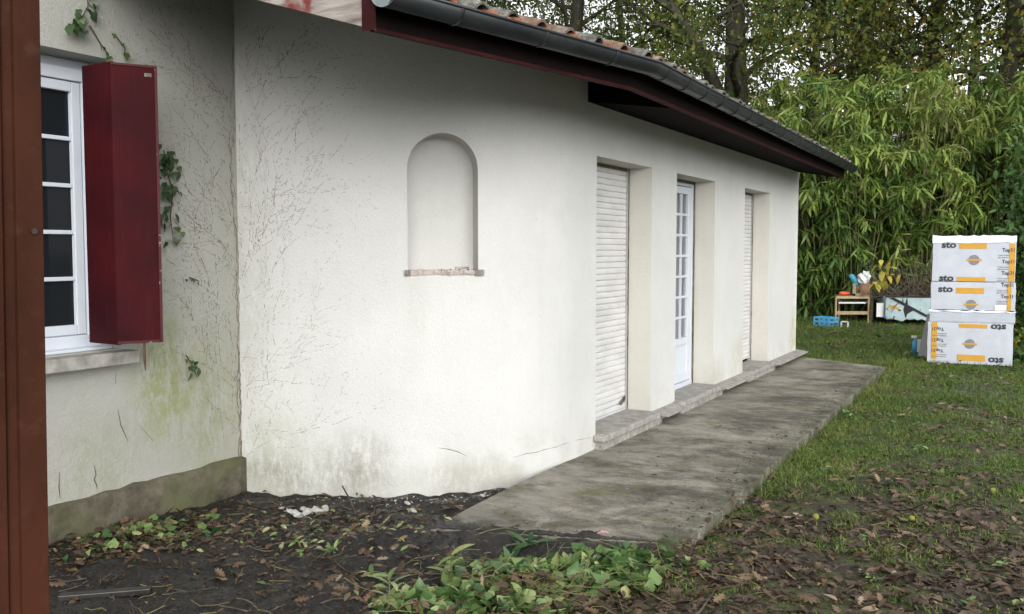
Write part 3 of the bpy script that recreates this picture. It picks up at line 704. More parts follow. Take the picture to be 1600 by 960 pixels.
# fascia boards behind the gutter
fb = MB(); fe = MB()
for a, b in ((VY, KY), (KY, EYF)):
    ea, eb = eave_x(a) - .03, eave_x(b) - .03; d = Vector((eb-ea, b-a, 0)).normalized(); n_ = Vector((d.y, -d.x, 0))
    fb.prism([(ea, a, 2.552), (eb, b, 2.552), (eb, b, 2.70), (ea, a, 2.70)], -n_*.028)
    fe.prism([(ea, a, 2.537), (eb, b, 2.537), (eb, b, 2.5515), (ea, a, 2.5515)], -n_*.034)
fo_ = fb.build('fascia', M['shaded_red_board'], house); fe.build('lower_edge', M['red_edge_board'], fo_)
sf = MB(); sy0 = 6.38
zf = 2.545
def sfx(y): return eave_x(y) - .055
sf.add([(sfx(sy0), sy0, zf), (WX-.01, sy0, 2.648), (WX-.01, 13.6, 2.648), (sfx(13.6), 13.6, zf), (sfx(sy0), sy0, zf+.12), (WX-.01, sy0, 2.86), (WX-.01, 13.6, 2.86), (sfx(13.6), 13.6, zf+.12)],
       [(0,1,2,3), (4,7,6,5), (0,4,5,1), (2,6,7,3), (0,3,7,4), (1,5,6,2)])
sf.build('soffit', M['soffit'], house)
# verge board rising from the gutter end
e0 = eave_x(VY); vb = MB()
vx = lambda x: 2.70 + .30*(e0 - x)
vb.prism([(e0-.02, VY-.03, vx(e0)-.165), (e0-.02, VY-.03, vx(e0)-.0), (SX+.002, VY-.03, vx(SX)+.02), (SX+.002, VY-.03, vx(SX)-.145)], (0, .028, 0))
vb.build('verge_board', M['grey_board'], house, bevel=.003)
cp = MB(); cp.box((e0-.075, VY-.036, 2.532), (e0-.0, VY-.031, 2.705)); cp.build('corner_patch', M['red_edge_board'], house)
# half-round gutter
GR = .068
def gcenter(y): return Vector((eave_x(y) + GR + .012, y, 2.685))
def gutter_mesh(y0, y1, r, th=.004, full=False):
    mb = MB(); ysx = [y0] + [v for v in (KY-.06, KY, KY+.06) if y0 < v < y1] + [y1]; n = 14; vs = []; rings = 0
    for y in ysx:
        c = gcenter(y); yd = (gcenter(min(y+.05, y1+.05)) - gcenter(max(y-.05, y0-.05))).normalized(); sd_ = Vector((yd.y, -yd.x, 0))
        for lay in (0, 1):
            for i in range(n+1):
                an = math.pi + math.pi*i/n; q_ = r - lay*th; vs.append(c + sd_*(math.cos(an)*q_) + Vector((0,0,math.sin(an)*q_)))
        rings += 1
    m_ = 2*(n+1)
    fs = []
    for k in range(rings-1):
        for i in range(n):
            fs += [(k*m_+i, k*m_+i+1, (k+1)*m_+i+1, (k+1)*m_+i), (k*m_+n+1+i+1, k*m_+n+1+i, (k+1)*m_+n+1+i, (k+1)*m_+n+1+i+1)]
    for i in range(n):
        fs += [(i+1, i, n+1+i, n+2+i), ((rings-1)*m_+i, (rings-1)*m_+i+1, (rings-1)*m_+n+2+i, (rings-1)*m_+n+1+i)]
    mb.add(vs, fs); return mb
gm = gutter_mesh(VY-.06, EYF+.03, GR)
gpts = [gcenter(y) + Vector((GR+.002, 0, .002)) for y in (VY-.06, KY, EYF+.03)]
gm.tube(gpts, .0085, 8)
gut = gm.build('gutter', M['zinc'], house, smooth=True)
def cap(y, name):
    c = gcenter(y); mb = MB(); n = 14; pts = [c + Vector((math.cos(math.pi+math.pi*i/n)*(GR+.002), 0, math.sin(math.pi+math.pi*i/n)*(GR+.002))) for i in range(n+1)]
    mb.prism(pts, (0, .004, 0)); mb.build(name, M['zinc_cap'], gut)
cap(VY-.066, 'end_cap'); cap(EYF+.032, 'end_cap')
yb = VY + .35
while yb < EYF:
    if abs(yb - KY) > .1:
        rg = gutter_mesh(yb, yb+.022, GR+.0045, .004); rg.build('bracket', M['zinc'], gut, smooth=True)
    yb += .62 if yb < KY else .42
# main roof over the side wing (unseen, added to shade the corner)
mr = MB(); mr.prism([(-4.5, -2, 3.72), (-9, -2, 5.1), (-9, -2, 5.2), (-4.5, -2, 3.82)], (0, 10.5, 0)); mr.build('added_shade_roof', M['tile'], house)
# hairline cracks in the render
def crack(pts, w_, on='front'):
    mb = MB()
    P = [Vector(wpt(*pix_on_wall(*q_), .001)) for q_ in pts] if on == 'front' else [onx(q_[0], q_[1], SX + .0015) for q_ in pts]
    mb.tube(P, [w_*.3] + [w_]*(len(P)-2) + [w_*.3], 4); return mb
mb = crack([(684,700), (700,702), (715,706), (729,713)], .0022); mb.build('crack', M['crack'], wall)
mb = crack([(800,716), (822,709), (838,707), (850,703), (868,699), (884,693), (905,687), (924,684)], .0016); mb.build('crack', M['crack'], wall)
for pts in ([(147,727),(150,742),(147,750),(151,758),(152,765)], [(93,738),(92,762),(94,780)], [(181,582),(181,600)], [(184,640),(189,665),(200,690)], [(218,665),(240,690)]):
    crack(pts, .003, 's').build('crack', M['crack'], side)

# ================================================================== DRY VINE TRACES AND IVY ON THE WALLS
def vine_net(place, n_main, seed, smax, zlo, zhi, sgn, dens=1.0):
    VR = random.Random(seed); mb = MB()
    def walk(s, z, ang, L, r_, depth):
        step = .028; d = 0; prev = place(s, z)
        wob = 0
        while d < L:
            wob = wob*.75 + VR.gauss(0, .14); a2 = ang + wob
            s2 = s + math.cos(a2)*step; z2 = z + math.sin(a2)*step
            if not (0.004 < s2 < smax and zlo < z2 < zhi): break
            p2 = place(s2, z2)
            fade = 1 - max(0, (s2 / smax - .55) / .45)
            if VR.random() < (.62 if depth == 0 else .45) * fade * dens:
                e = VR.uniform(.5, 1.0); mb.tube([prev, prev.lerp(p2, e)], r_*VR.uniform(.6, 1.3), 3, cap=False)
            if VR.random() < .10:
                q_ = place(s2 + VR.uniform(-.012, .012), z2 + VR.uniform(-.012, .012)); mb.tube([q_, q_ + Vector((0, 0, VR.uniform(-.012, .012)))], r_*1.4, 3, cap=False)
            if depth < 2 and VR.random() < (.16 if depth == 0 else .08): walk(s2, z2, ang + VR.choice([-1, 1])*VR.uniform(.3, .8), L*VR.uniform(.25, .5), r_*.8, depth+1)
            s, z, prev = s2, z2, p2; d += step; ang += VR.gauss(0, .02)
    for i in range(n_main):
        z = zlo + (zhi - zlo) * (VR.random()); walk(.01 + VR.random()*.05, z, VR.uniform(.15, 1.15), VR.uniform(.4, 1.15)*smax*1.1, VR.uniform(.0009, .0018), 0)
    # upright stems
    for i in range(5): walk(.02 + VR.random()*.25*smax, zlo + VR.random()*.8, math.pi/2 + VR.uniform(-.1, .1), (zhi-zlo)*VR.uniform(.5, 1), .0014, 1)
    return mb
mb = vine_net(lambda s, z: wpt(s, z, .001), 26, 21, 1.1, .12, 3.05, 1)
tag(mb.build('dry_vine', M['vine_dry']), 'dry brown creeper traces fanning over the pale curved wall from the inner corner', 'vine')
mb = vine_net(lambda s, z: Vector((SX + .0015, SY - s, z)), 40, 22, .98, .18, 3.3, 1)
def _main(mb):      # thicker stems climbing in the corner
    VR = random.Random(2)
    for j in range(3):
        pts = []; 
        yo = .012
        for i in range(60):
            z = .05 + i*(.052 - .008*j); yo = max(.004, min(.09, yo + VR.gauss(0, .008))); pts.append(Vector((SX + .004, SY - yo, z)))
            if i and VR.random() < .75: mb.tube([pts[-2], pts[-2].lerp(pts[-1], .5) + Vector((0, VR.gauss(0, .006), 0)), pts[-1]], .0026 - .0014*i/60, 4)
_main(mb)
tag(mb.build('dry_vine', M['vine_dry']), 'dry brown creeper stems and traces covering the grey side wall beside the red shutter', 'vine')
def ivy_spray(px, py, pts, n, size, label, seed, spread=16):
    VR = random.Random(seed); base = onx(px, py, SX)
    root = thing('ivy', label, 'ivy', base)
    st = MB(); P = [onx(a, b, SX + .012) for a, b in pts]; st.tube(P, [.004]*(len(P)-1) + [.0015], 5); st.build('stem', M['vine_stem'], root)
    sc = Scatter(); v, f = fan_leaf(IVY, .25, .12); T = []; 
    for i in range(n):
        t = VR.random()*(len(pts)-1); k = int(t); u = t-k; a = pts[k]; b = pts[min(k+1, len(pts)-1)]
        c = onx(a[0]+(b[0]-a[0])*u + VR.gauss(0, spread), a[1]+(b[1]-a[1])*u + VR.gauss(0, spread*.6), SX + VR.uniform(.02, .07)); T.append(tuple(c))
    yaw = np.array([rad(-90) + VR.gauss(0, .5) for _ in range(n)]); pit = np.array([rad(-65) + VR.gauss(0, .35) for _ in range(n)]); rol = np.array([VR.gauss(0, .4) for _ in range(n)])
    sc.put(v, f, rotmats(yaw, pit, rol), np.array(T), np.array([size*VR.uniform(.6, 1.2) for _ in range(n)]), np.array([VR.uniform(0, .7) for _ in range(n)]))
    sc.build('leaves', M['ivy'], root)
ivy_spray(262, 260, [(256,235),(261,268),(270,300),(266,340),(272,380)], 60, .05, 'green ivy hanging on the side wall close behind the red shutter', 1, 9)
ivy_spray(125, 0, [(133,-20),(138,8),(127,30),(122,42)], 16, .062, 'green ivy tuft hanging above the side window at the top edge', 2, 10)
ivy_spray(150, 60, [(140,40),(158,70),(176,96)], 4, .04, 'thin ivy shoot touching the top of the window opening', 5, 3)
ivy_spray(205, 60, [(180,55),(195,75),(196,92)], 3, .04, 'short ivy shoot right above the red shutter top', 6, 3)
ivy_spray(300, 560, [(291,556),(300,570),(308,590)], 9, .042, 'small green ivy sprig low on the side wall between shutter and corner', 3, 5)
ivy_spray(300, 435, [(296,434),(305,437),(312,440)], 4, .03, 'tiny ivy sprig at mid height on the side wall right of the shutter', 4, 3)

# ================================================================== POST
pt = onz(78, 1060, -.1)
post = thing('steel_post', 'rust brown painted post standing close on the left edge', 'post', (0, 0, 0))
D = 2.0
pc = atd(70, 480, D); 
b = MB(); vdir = (atd(78, 960, D) - atd(62, 0, D)).normalized()      # slightly leaning
topz_, botz_ = 3.6, -.12
base_dir = Vector((-1, .0, 0)); viewd = (Vector((pc.x, pc.y, 0))).normalized(); rgt = Vector((viewd.y, -viewd.x, 0))
a_w = .052
ax1 = (rgt*.97 + viewd*.25).normalized(); ax2 = Vector((-ax1.y, ax1.x, 0))
def pp(u, v, z): 
    t = (z - pc.z) / vdir.z; o_ = pc + vdir * t; return Vector((o_.x, o_.y, z)) - ax1*u + ax2*v
edges = [(0, 0), (a_w, -.0), (a_w+.004, .012), (a_w+.022, .014), (a_w+.026, .004), (.13, .0), (.13, .09), (0, .09)]
n = len(edges)
vs = [pp(u, v, botz_) for u, v in edges] + [pp(u, v, topz_) for u, v in edges]
b.add(vs, [tuple(range(n))[::-1], tuple(range(n, 2*n))] + [(i, (i+1) % n, n+(i+1) % n, n+i) for i in range(n)])
b.build('post_body', M['post'], post, bevel=.0015)
bo = MB(); c = pp(.019, 0, atd(50, 362, D).z); bo.tube([c, c - ax2*.006], .0065, 10); bo.build('bolt', M['bolt'], post)

# ================================================================== INSULATION PACKAGES (writing as on the packs)
def text_mesh(body, size, bold=0.0, shear=0):
    cu = bpy.data.curves.new('txt', 'FONT'); cu.body = body; cu.size = size; cu.offset = bold; cu.shear = shear; cu.resolution_u = 3
    o = bpy.data.objects.new('txt', cu); COL.objects.link(o)
    bpy.context.view_layer.update(); dg = bpy.context.evaluated_depsgraph_get()
    me = bpy.data.meshes.new_from_object(o.evaluated_get(dg)); vs = [v.co.copy() for v in me.vertices]; fs = [tuple(p.vertices) for p in me.polygons]
    bpy.data.objects.remove(o); bpy.data.meshes.remove(me); bpy.data.curves.remove(cu); return vs, fs
B0 = onz(1448, 561, 0); B1 = onz(1581, 567, 0); BW = (B1-B0).length; BA = math.atan2(B1.y-B0.y, B1.x-B0.x)
def ux(x): return (x - 92) / (652 - 92) * BW           # enlarged picture column -> metres along the front
KZ = 1.80 / 805.0                                       # metres per enlarged row
def pack(label, v_bot, v_top, left, right, prints, mat, cat='insulation package', cap=None, depth=.52, group='stacked insulation packages'):
    z0 = (860 - v_bot)*KZ - .05; h = (v_bot - v_top)*KZ
    base = Vector((B0.x, B0.y, 0)); d = Vector((math.cos(BA), math.sin(BA), 0)); o = thing('insulation_package', label, cat, base + d*left + Vector((0, 0, z0)), group, BA)
    bpy.context.view_layer.update()
    def bl(mb, name, mt, **k):
        ob = mb.build(name, mt, None, **k); ob.parent = o; return ob
    body = MB(); W_ = right - left
    # slightly uneven wrapped block
    nxs, nzs_ = 14, 6; PR_ = random.Random(int(v_top)); vs = []
    for iz in range(nzs_+1):
        for ix in range(nxs+1):
            edge_ = ix in (0, nxs) or iz in (0, nzs_)
            vs.append((W_*ix/nxs + (PR_.uniform(-.004, .004)), (0 if edge_ else -.003) + PR_.uniform(-.0015, .0015), h*iz/nzs_ + (PR_.uniform(-.004, .0) if iz == nzs_ else 0)))
    n1 = len(vs); vs += [(x, depth + y, z) for x, y, z in vs]
    m_ = nxs+1; fs = []
    for iz in range(nzs_):
        for ix in range(nxs):
            a = iz*m_+ix; fs += [(a, a+1, a+m_+1, a+m_), (n1+a, n1+a+m_, n1+a+m_+1, n1+a+1)]
    for ix in range(nxs): fs += [(ix, n1+ix, n1+ix+1, ix+1), (nzs_*m_+ix, nzs_*m_+ix+1, n1+nzs_*m_+ix+1, n1+nzs_*m_+ix)]
    for iz in range(nzs_): fs += [(iz*m_, (iz+1)*m_, n1+(iz+1)*m_, n1+iz*m_), (iz*m_+nxs, n1+iz*m_+nxs, n1+(iz+1)*m_+nxs, (iz+1)*m_+nxs)]
    body.add(vs, fs); bl(body, 'block', mat, bevel=.006)
    if cap: 
        c = MB(); c0, c1 = cap; n = 18; CR = random.Random(8); vs = []
        for i in range(n+1):
            x = -.006 + (W_+.012)*i/n; dz = CR.uniform(-.008, .012); vs += [(x, -.014, c0+dz), (x, -.012, c1 + CR.uniform(-.014, .006)), (x, depth+.01, c1), (x, depth+.01, c0)]
        c.add(vs, [(4*i+k, 4*i+4+k, 4*i+4+(k+1) % 4, 4*i+(k+1) % 4) for i in range(n) for k in range(4)] + [(0,1,2,3), (4*n+3, 4*n+2, 4*n+1, 4*n)])
        bl(c, 'film_cap', M['film_white'], bevel=.003)
    Y = -.0075
    for kind, *a in prints:
        if kind == 'band':
            x0, x1, r0, r1 = a; c = MB(); c.box((ux(x0)-left, Y, (v_bot-r1)*KZ), (ux(x1)-left, Y+.002, (v_bot-r0)*KZ)); bl(c, 'orange_band', M['orange'])
        elif kind == 'emblem':
            x, r, rr_ = a; c = MB(); X_ = ux(x)-left; Zc = (v_bot-r)*KZ; rad_ = rr_*KZ
            c.prism([(X_+rad_*math.cos(t*math.pi/14), Y, Zc+rad_*math.sin(t*math.pi/14)) for t in range(28)], (0, .002, 0), 0)
            c.box((X_-rad_*1.35, Y-.001, Zc-.011), (X_+rad_*1.35, Y+.0, Zc+.011), 1); bl(c, 'emblem', [M['print_grey'], M['orange']])
        elif kind in ('logo', 'text'):
            s, x0, x1, r0, flip, mt, bold = a[:7]; vs, fs = text_mesh(s, 1, bold); mnx = min(v.x for v in vs); mxx = max(v.x for v in vs); mnz = min(v.y for v in vs); mxz = max(v.y for v in vs)
            wm = ux(x1)-ux(x0); k = wm/(mxx-mnx); hm = (mxz-mnz)*k
            if len(a) > 7: hk = a[7]*KZ/(mxz-mnz)
            else: hk = k
            zb = (v_bot-r0)*KZ; out = []
            clip = a[8] if len(a) > 8 else None
            for v in vs:
                X_ = (v.x-mnx)*k; Z_ = (v.y-mnz)*hk
                if flip: X_ = wm - X_; Z_ = (mxz-mnz)*hk - Z_
                zz = zb + Z_
                if clip is not None: zz = min(zz, clip)
                out.append((ux(x0)-left+X_, Y-.0005, zz))
            c = MB(); c.add(out, fs); bl(c, 'lettering', mt)
        elif kind == 'label':
            x0, x1, r0, r1 = a; c = MB(); c.box((ux(x0)-left, Y-.001, (v_bot-r1)*KZ), (ux(x1)-left, Y+.001, (v_bot-r0)*KZ)); bl(c, 'paper_label', M['label_white'])
    return o
PD = M['print_dark']
def topline(r): return [('text', 'Top31', 568, 645, r, False, PD, .02, 30)]
def smalls(r): return [('text', "L'isolant nouvelle", 542, 612, r, False, PD, .0, 9), ('text', 'génération', 542, 606, r+15, False, PD, .0, 9)]
def logo(x0, x1, r, flip=False, clip=None): return ('logo', 'sto', x0, x1, r, flip, PD, .035, 38) + ((clip,) if clip else ())
pack('lowest package of the white stack, print upside down, grass at its foot', 860, 600, ux(92), ux(655),
     [('band', 120, 157, 602, 835), ('band', 303, 487, 608, 632), ('emblem', 376, 732, 30), ('band', 296, 479, 800, 838), logo(500, 598, 848, True)]
     + [('text', 'Top31', 124, 203, r, True, PD, .02, 28) for r in (656, 726, 792)]
     + [('text', 'génération', 160, 222, r, True, PD, 0, 9) for r in (678, 744, 810)] + [('text', "L'isolant nouvelle", 126, 222, r, True, PD, 0, 9) for r in (692, 758, 824)]
     + [('logo', 'sto', 510, 608, 642, True, PD, .035, 38, (860-602)*KZ)], M['film'])
pack('plain unprinted grey layer between the upside down pack and the printed packs above', 600, 532, ux(102), ux(665), [], M['film_plain'], cap=((600-534)*KZ, (600-524)*KZ+.003))
pack('middle printed package with a white paper label near its right edge', 521, 346, ux(107), ux(662),
     [('band', 275, 458, 383, 418), ('emblem', 376, 486, 30), logo(157, 254, 412), ('band', 608, 634, 350, 520), ('label', 530, 606, 486, 520)]
     + topline(379) + topline(450) + smalls(400) + smalls(468), M['film'])
pack('topmost package of the stack with a crumpled white film cap', 344, 66, ux(112), ux(655),
     [('band', 289, 468, 108, 140), ('emblem', 387, 210, 32), logo(172, 268, 136), ('band', 279, 463, 316, 348-5), logo(161, 257, 343), ('band', 612, 650, 112, 342)]
     + topline(166) + topline(237) + topline(307) + smalls(184) + smalls(256) + smalls(326), M['film'], cap=((344-104)*KZ, (344-58)*KZ))
# board and small bottle beside the packs
q0 = onz(1436, 556, 0); lb = MB(); a0 = atd(1443, 500, 12.9+.35)
P = [onz(1434, 556, -.03), onz(1447, 559, -.03)]; T_ = [p_ + Vector((.10, .18, .62)) for p_ in P]
lb.prism([P[0], P[1], T_[1], T_[0]], (.0, .03, 0)); tag(lb.build('leaning_board', M['print_grey']), 'narrow grey board leaning against the left side of the package stack', 'board')
q0 = onz(1429, 553, -.03)
t = thing('spray_bottle', 'small white and blue bottle standing on the grass left of the packages', 'bottle', q0)
c = MB(); c.tube([q0, q0+Vector((0,0,.17)), q0+Vector((0,0,.20)), q0+Vector((0,0,.235))], [.036, .036, .017, .015], 12); c.build('bottle_body', M['crate_blue'], t, smooth=True)
c = MB(); c.box((q0.x-.055, q0.y-.015, q0.z+.235), (q0.x+.03, q0.y+.015, q0.z+.275)); c.build('trigger_head', M['white_plastic'], t, bevel=.006)
c = MB(); c.box((q0.x+.037, q0.y-.04, q0.z+.03), (q0.x+.09, q0.y+.0, q0.z+.22)); c.build('paper_sheet', M['white_plastic'], t, bevel=.003)

# ================================================================== WORKTABLE AND ITS LOAD
TD = 19.0
def at_y(px, py, D=TD): return atd(px, py, D)
gt = gz(-3.2, 20.8)
LBs = onz(1306, 503, 0)
def PXY(px, D): v = atd(px, 440, D); return Vector((v.x, v.y, 0))
D1 = (LBs - EY).dot(fw); D2 = D1 + .55
zt_ = atd(1306, 466, D1).z
t = thing('worktable', 'small tan tube framed table loaded with junk in front of the bamboo', 'table', PXY(1335, D1))
fl_, frr, bl_, br = PXY(1307, D1), PXY(1358, D1), PXY(1312, D2), PXY(1364, D2)
for c_ in (fl_, frr, bl_, br): c = MB(); c.tube([c_ + Vector((0,0,-.06)), c_ + Vector((0,0,zt_))], .020, 8); c.build('leg', M['bench_frame'], t)
c = MB()
for a_, b_ in ((fl_, frr), (frr, br), (br, bl_), (bl_, fl_)): c.tube([a_ + Vector((0,0,zt_)), b_ + Vector((0,0,zt_))], .022, 8)
c.build('top_rail', M['bench_frame'], t)
c = MB(); zm = atd(1306, 489, D1).z; c.box((0,-.015,zm-.04), ((frr-fl_).length, .015, zm+.03), 0, Matrix.Translation(fl_) @ Matrix.Rotation(math.atan2(frr.y-fl_.y, frr.x-fl_.x), 4, 'Z')); c.build('cross_rail', M['bench_frame'], t)
c = MB(); Mt = Matrix.Translation(fl_) @ Matrix.Rotation(math.atan2(frr.y-fl_.y, frr.x-fl_.x), 4, 'Z'); c.prism([p_ + Vector((0,0,zt_-.12)) for p_ in (fl_.lerp(frr,.05).lerp(br,.03), fl_.lerp(frr,.9), bl_.lerp(br,.9), bl_.lerp(br,.05))], (0,0,.03)); c.build('shelf', M['white_plastic'], t)
c = MB(); c.prism([p_ + Vector((0,0,zt_+.022)) for p_ in (fl_, frr, br, bl_)], (0,0,.016)); c.build('tabletop', M['bench_top'], t)
ztp = zt_ + .042
def on_table(px, up_=0, dd=.2): v = PXY(px, D1 + dd); return Vector((v.x, v.y, ztp + up_))
s_ = (D1 + .2) / F         # metres per pixel there
c = MB(); a_ = on_table(1312, .05); b_ = on_table(1328, .045); c.tube([a_, a_.lerp(b_, .3), a_.lerp(b_, .7), b_], [.035, .045, .04, .028], 10); tag(c.build('orange_tool', M['orange_plastic'], smooth=True), 'orange plastic tool lying on the left end of the tan table', 'tool')
bag = on_table(1351); t = thing('paper_sack', 'brown paper sack with crumpled white top standing on the tan table', 'sack', bag)
c = MB(); c.tube([bag, bag+Vector((0,0,.12)), bag+Vector((.02,0,.24)), bag+Vector((.0,0,.30))], [.14, .15, .12, .09], 9); c.build('sack_body', M['cardboard'], t)
bmx = bmesh.new(); bmesh.ops.create_icosphere(bmx, subdivisions=3, radius=.13)
for v in bmx.verts: v.co *= 1 + .55*noise.noise(v.co*14); v.co.z *= 1.1
me = bpy.data.meshes.new('crumpled_top'); bmx.to_mesh(me); bmx.free(); me.materials.append(M['white_plastic']); o = bpy.data.objects.new('crumpled_top', me); COL.objects.link(o); o.parent = t; o.location = (.0, 0, .38)
bt = on_table(1337, .0, .3); t = thing('teal_bottle', 'teal bottle with yellow neck leaning behind the wooden offcut on the table', 'bottle', bt)
c = MB(); c.tube([bt+Vector((.04,0,.2)), bt+Vector((-.02,0,.33)), bt+Vector((-.09,0,.42)), bt+Vector((-.12,0,.44))], [.045, .065, .06, .04], 10); c.build('bottle_body', M['teal'], t, smooth=True)
c = MB(); c.tube([bt+Vector((.06,0,0)), bt+Vector((.045,0,.2))], [.03,.035], 8); c.build('neck', M['yellow_leaf'], t)
bx = on_table(1335, 0, .12); c = MB(); c.box((bx.x-.03, bx.y-.03, bx.z), (bx.x+.035, bx.y+.03, bx.z+.27)); c.box((bx.x-.03, bx.y-.03, bx.z+.0), (bx.x+.13, bx.y+.032, bx.z+.05)); tag(c.build('wood_offcut', M['bench_top'], bevel=.005), 'pale L shaped wooden offcut upright on the tan table', 'wood')
# blue crate
q0 = onz(1271, 506, 0); q1 = onz(1296, 508, 0); dv = (q1-q0); L_ = dv.length; q0.z = gz(q0.x, q0.y) - .01
t = thing('blue_crate', 'small bright blue plastic crate on the grass left of the table', 'crate', q0, rz=math.atan2(dv.y, dv.x))
c = MB(); h_ = .20
for z_ in (0, .08, .165): c.box((0,0,z_),(L_,.02,z_+.035)); c.box((0,.28,z_),(L_,.30,z_+.035)); c.box((0,.02,z_),(.02,.28,z_+.035)); c.box((L_-.02,.02,z_),(L_,.28,z_+.035))
for x_ in (0, L_*.33, L_*.66, L_-.03):
    c.box((x_,-.002,0),(x_+.03,.018,h_)); c.box((x_,.282,0),(x_+.03,.302,h_))
c.box((.02,.02,.0),(L_-.02,.28,.012))
o = c.build('crate_body', M['crate_blue']); o.parent = t
# small white frame on the grass
q0 = onz(1313, 510, 0); q0.z = gz(q0.x, q0.y); sc_ = .013
c = MB()
for a_, b_ in (((0,0),(.02,.15)), ((.13,0),(.15,.15)), ((0,.13),(.15,.15))): c.box((q0.x+a_[0], q0.y, q0.z+a_[1]), (q0.x+b_[0], q0.y+.1, q0.z+b_[1]))
tag(c.build('plastic_stool', M['white_plastic'], bevel=.004), 'tiny white plastic stool on the grass under the front of the table', 'stool')

# pale blue skip with black bar, filled with branches
b0 = onz(1383, 505, 0); b1 = onz(1445, 506, 0); DB = (b0-EY).dot(fw); dv = b1-b0; dv.z = 0; L_ = dv.length + .5; ang = math.atan2(dv.y, dv.x)
Hs = atd(1383, 464, DB).z
t = thing('garden_skip', 'pale blue metal skip with a black diagonal bar, heaped with branches', 'skip', (b0.x, b0.y, 0), rz=ang)
def put(mb, name, mt, **k): o = mb.build(name, mt, None, **k); o.parent = t; return o
c = MB(); rag = random.Random(6); n = 16
low = [(.04 + (L_-.08)*i/n, 0, .07 + (rag.uniform(-.03, .05) if i < n else 0)) for i in range(n+1)]
c.prism([(0,0,.16)] + low + [(L_,0,.12), (L_,0,Hs), (0.02,0,Hs)], (0, .03, 0)); put(c, 'front_panel', M['blue_metal'])
c = MB(); c.box((0,.03,.1),(.03,1.0,Hs)); c.box((L_-.03,.03,.1),(L_,1.0,Hs)); c.box((.03,.97,.1),(L_-.03,1.0,Hs)); c.box((.03,.03,.08),(L_-.03,.97,.1)); put(c, 'side_panels', M['blue_metal'])
c = MB(); c.prism([(.06,-.012,Hs-.02),(.18,-.012,Hs-.02),(L_-.42,-.012,Hs-.39),(L_-.42,-.012,Hs-.45)], (0,.01,0)); c.box((.0,-.01,Hs-.012),(L_,.04,Hs+.02)); put(c, 'black_bar', M['black'])
c = MB(); c.prism([(.35,-.004,.28),(.42,-.004,.55),(.45,-.004,.34),(.56,-.004,.28),(.44,-.004,.20),(.40,-.004,.10)], (0,.003,0)); put(c, 'black_stain', M['black'])
c = MB(); c.prism([(.06,-.004,.40),(.20,-.004,.36),(.30,-.004,.29),(.22,-.004,.29),(.06,-.004,.33)], (0,.003,0)); put(c, 'yellow_mark', M['orange'])
c = MB(); c.box((.05,.1,-.1),(.2,.9,.08)); c.box((L_-.2,.1,-.1),(L_-.05,.9,.08)); put(c, 'foot', M['dark'])
c = MB(); c.box((-.16,.1,.12),(-.02,.13,Hs*.75)); put(c, 'white_board', M['white_plastic'])
mb = MB(); BR = random.Random(12); Mw = Matrix.Translation((b0.x, b0.y, 0)) @ Matrix.Rotation(ang, 4, 'Z')
for i in range(230):
    x = BR.uniform(.05, L_+.3); y = BR.uniform(.1, 1.0); z = Hs - .1 + BR.random()*.1; pts = []; a = BR.gauss(0, 1.0); d = Vector((math.sin(a), BR.gauss(0, .4), abs(math.cos(a))*BR.uniform(.2, 1.2)+.1)).normalized(); L2 = BR.uniform(.5, 1.5)*(1 - abs(x - L_*.6)/L_*.45)
    p_ = Vector((x, y, z))
    for k in range(7): pts.append(Mw @ p_); d = (d + Vector((BR.gauss(0,.16), BR.gauss(0,.16), BR.gauss(0,.16) - .05))).normalized(); p_ = p_ + d*L2/6
    r0 = BR.uniform(.006, .022); mb.tube(pts, [r0*(1-.12*k) for k in range(7)], 5, cap=False)
tag(mb.build('branch_pile', M['twig']), 'tangle of cut grey branches heaped in the pale blue skip', 'branches', kind='stuff')
# yellowing sapling
q0 = onz(1358, 518, 0); q0.z = gz(q0.x, q0.y)-.02; DS = (q0-EY).dot(fw)
t = thing('sapling', 'thin sapling with a few large yellow leaves before the skip', 'sapling', q0)
c = MB(); tips = [(1372,448),(1383,436),(1395,418),(1398,402),(1410,428),(1378,404)]
stem_top = atd(1360, 452, DS); c.tube([q0, q0.lerp(stem_top, .5)+Vector((.02,0,0)), stem_top], [.016,.013,.009], 6)
sc = Scatter(); vv, ff = fan_leaf(OVAL, .5, .15); YR = random.Random(3)
for a_, b_ in tips:
    tp = atd(a_, b_, DS + YR.uniform(-.3,.3)); c.tube([stem_top, stem_top.lerp(tp,.5)+Vector((0,0,.1)), tp], [.008,.006,.003], 5)
    n = 5; ts = [.45+.6*i/n for i in range(n)]; T = np.array([tuple(stem_top.lerp(tp, x_)+Vector((0,0,.1*(1-abs(2*x_-1))))) for x_ in ts])
    sc.put(vv, ff, rotmats(np.array([YR.uniform(0,6.28) for _ in ts]), np.array([YR.gauss(-.4,.4) for _ in ts]), np.zeros(n)), T, np.array([YR.uniform(.12,.22) for _ in ts]), np.array([YR.random() for _ in ts]))
c.build('stem', M['twig'], t); sc.build('leaves', M['yellow_leaf'], t)

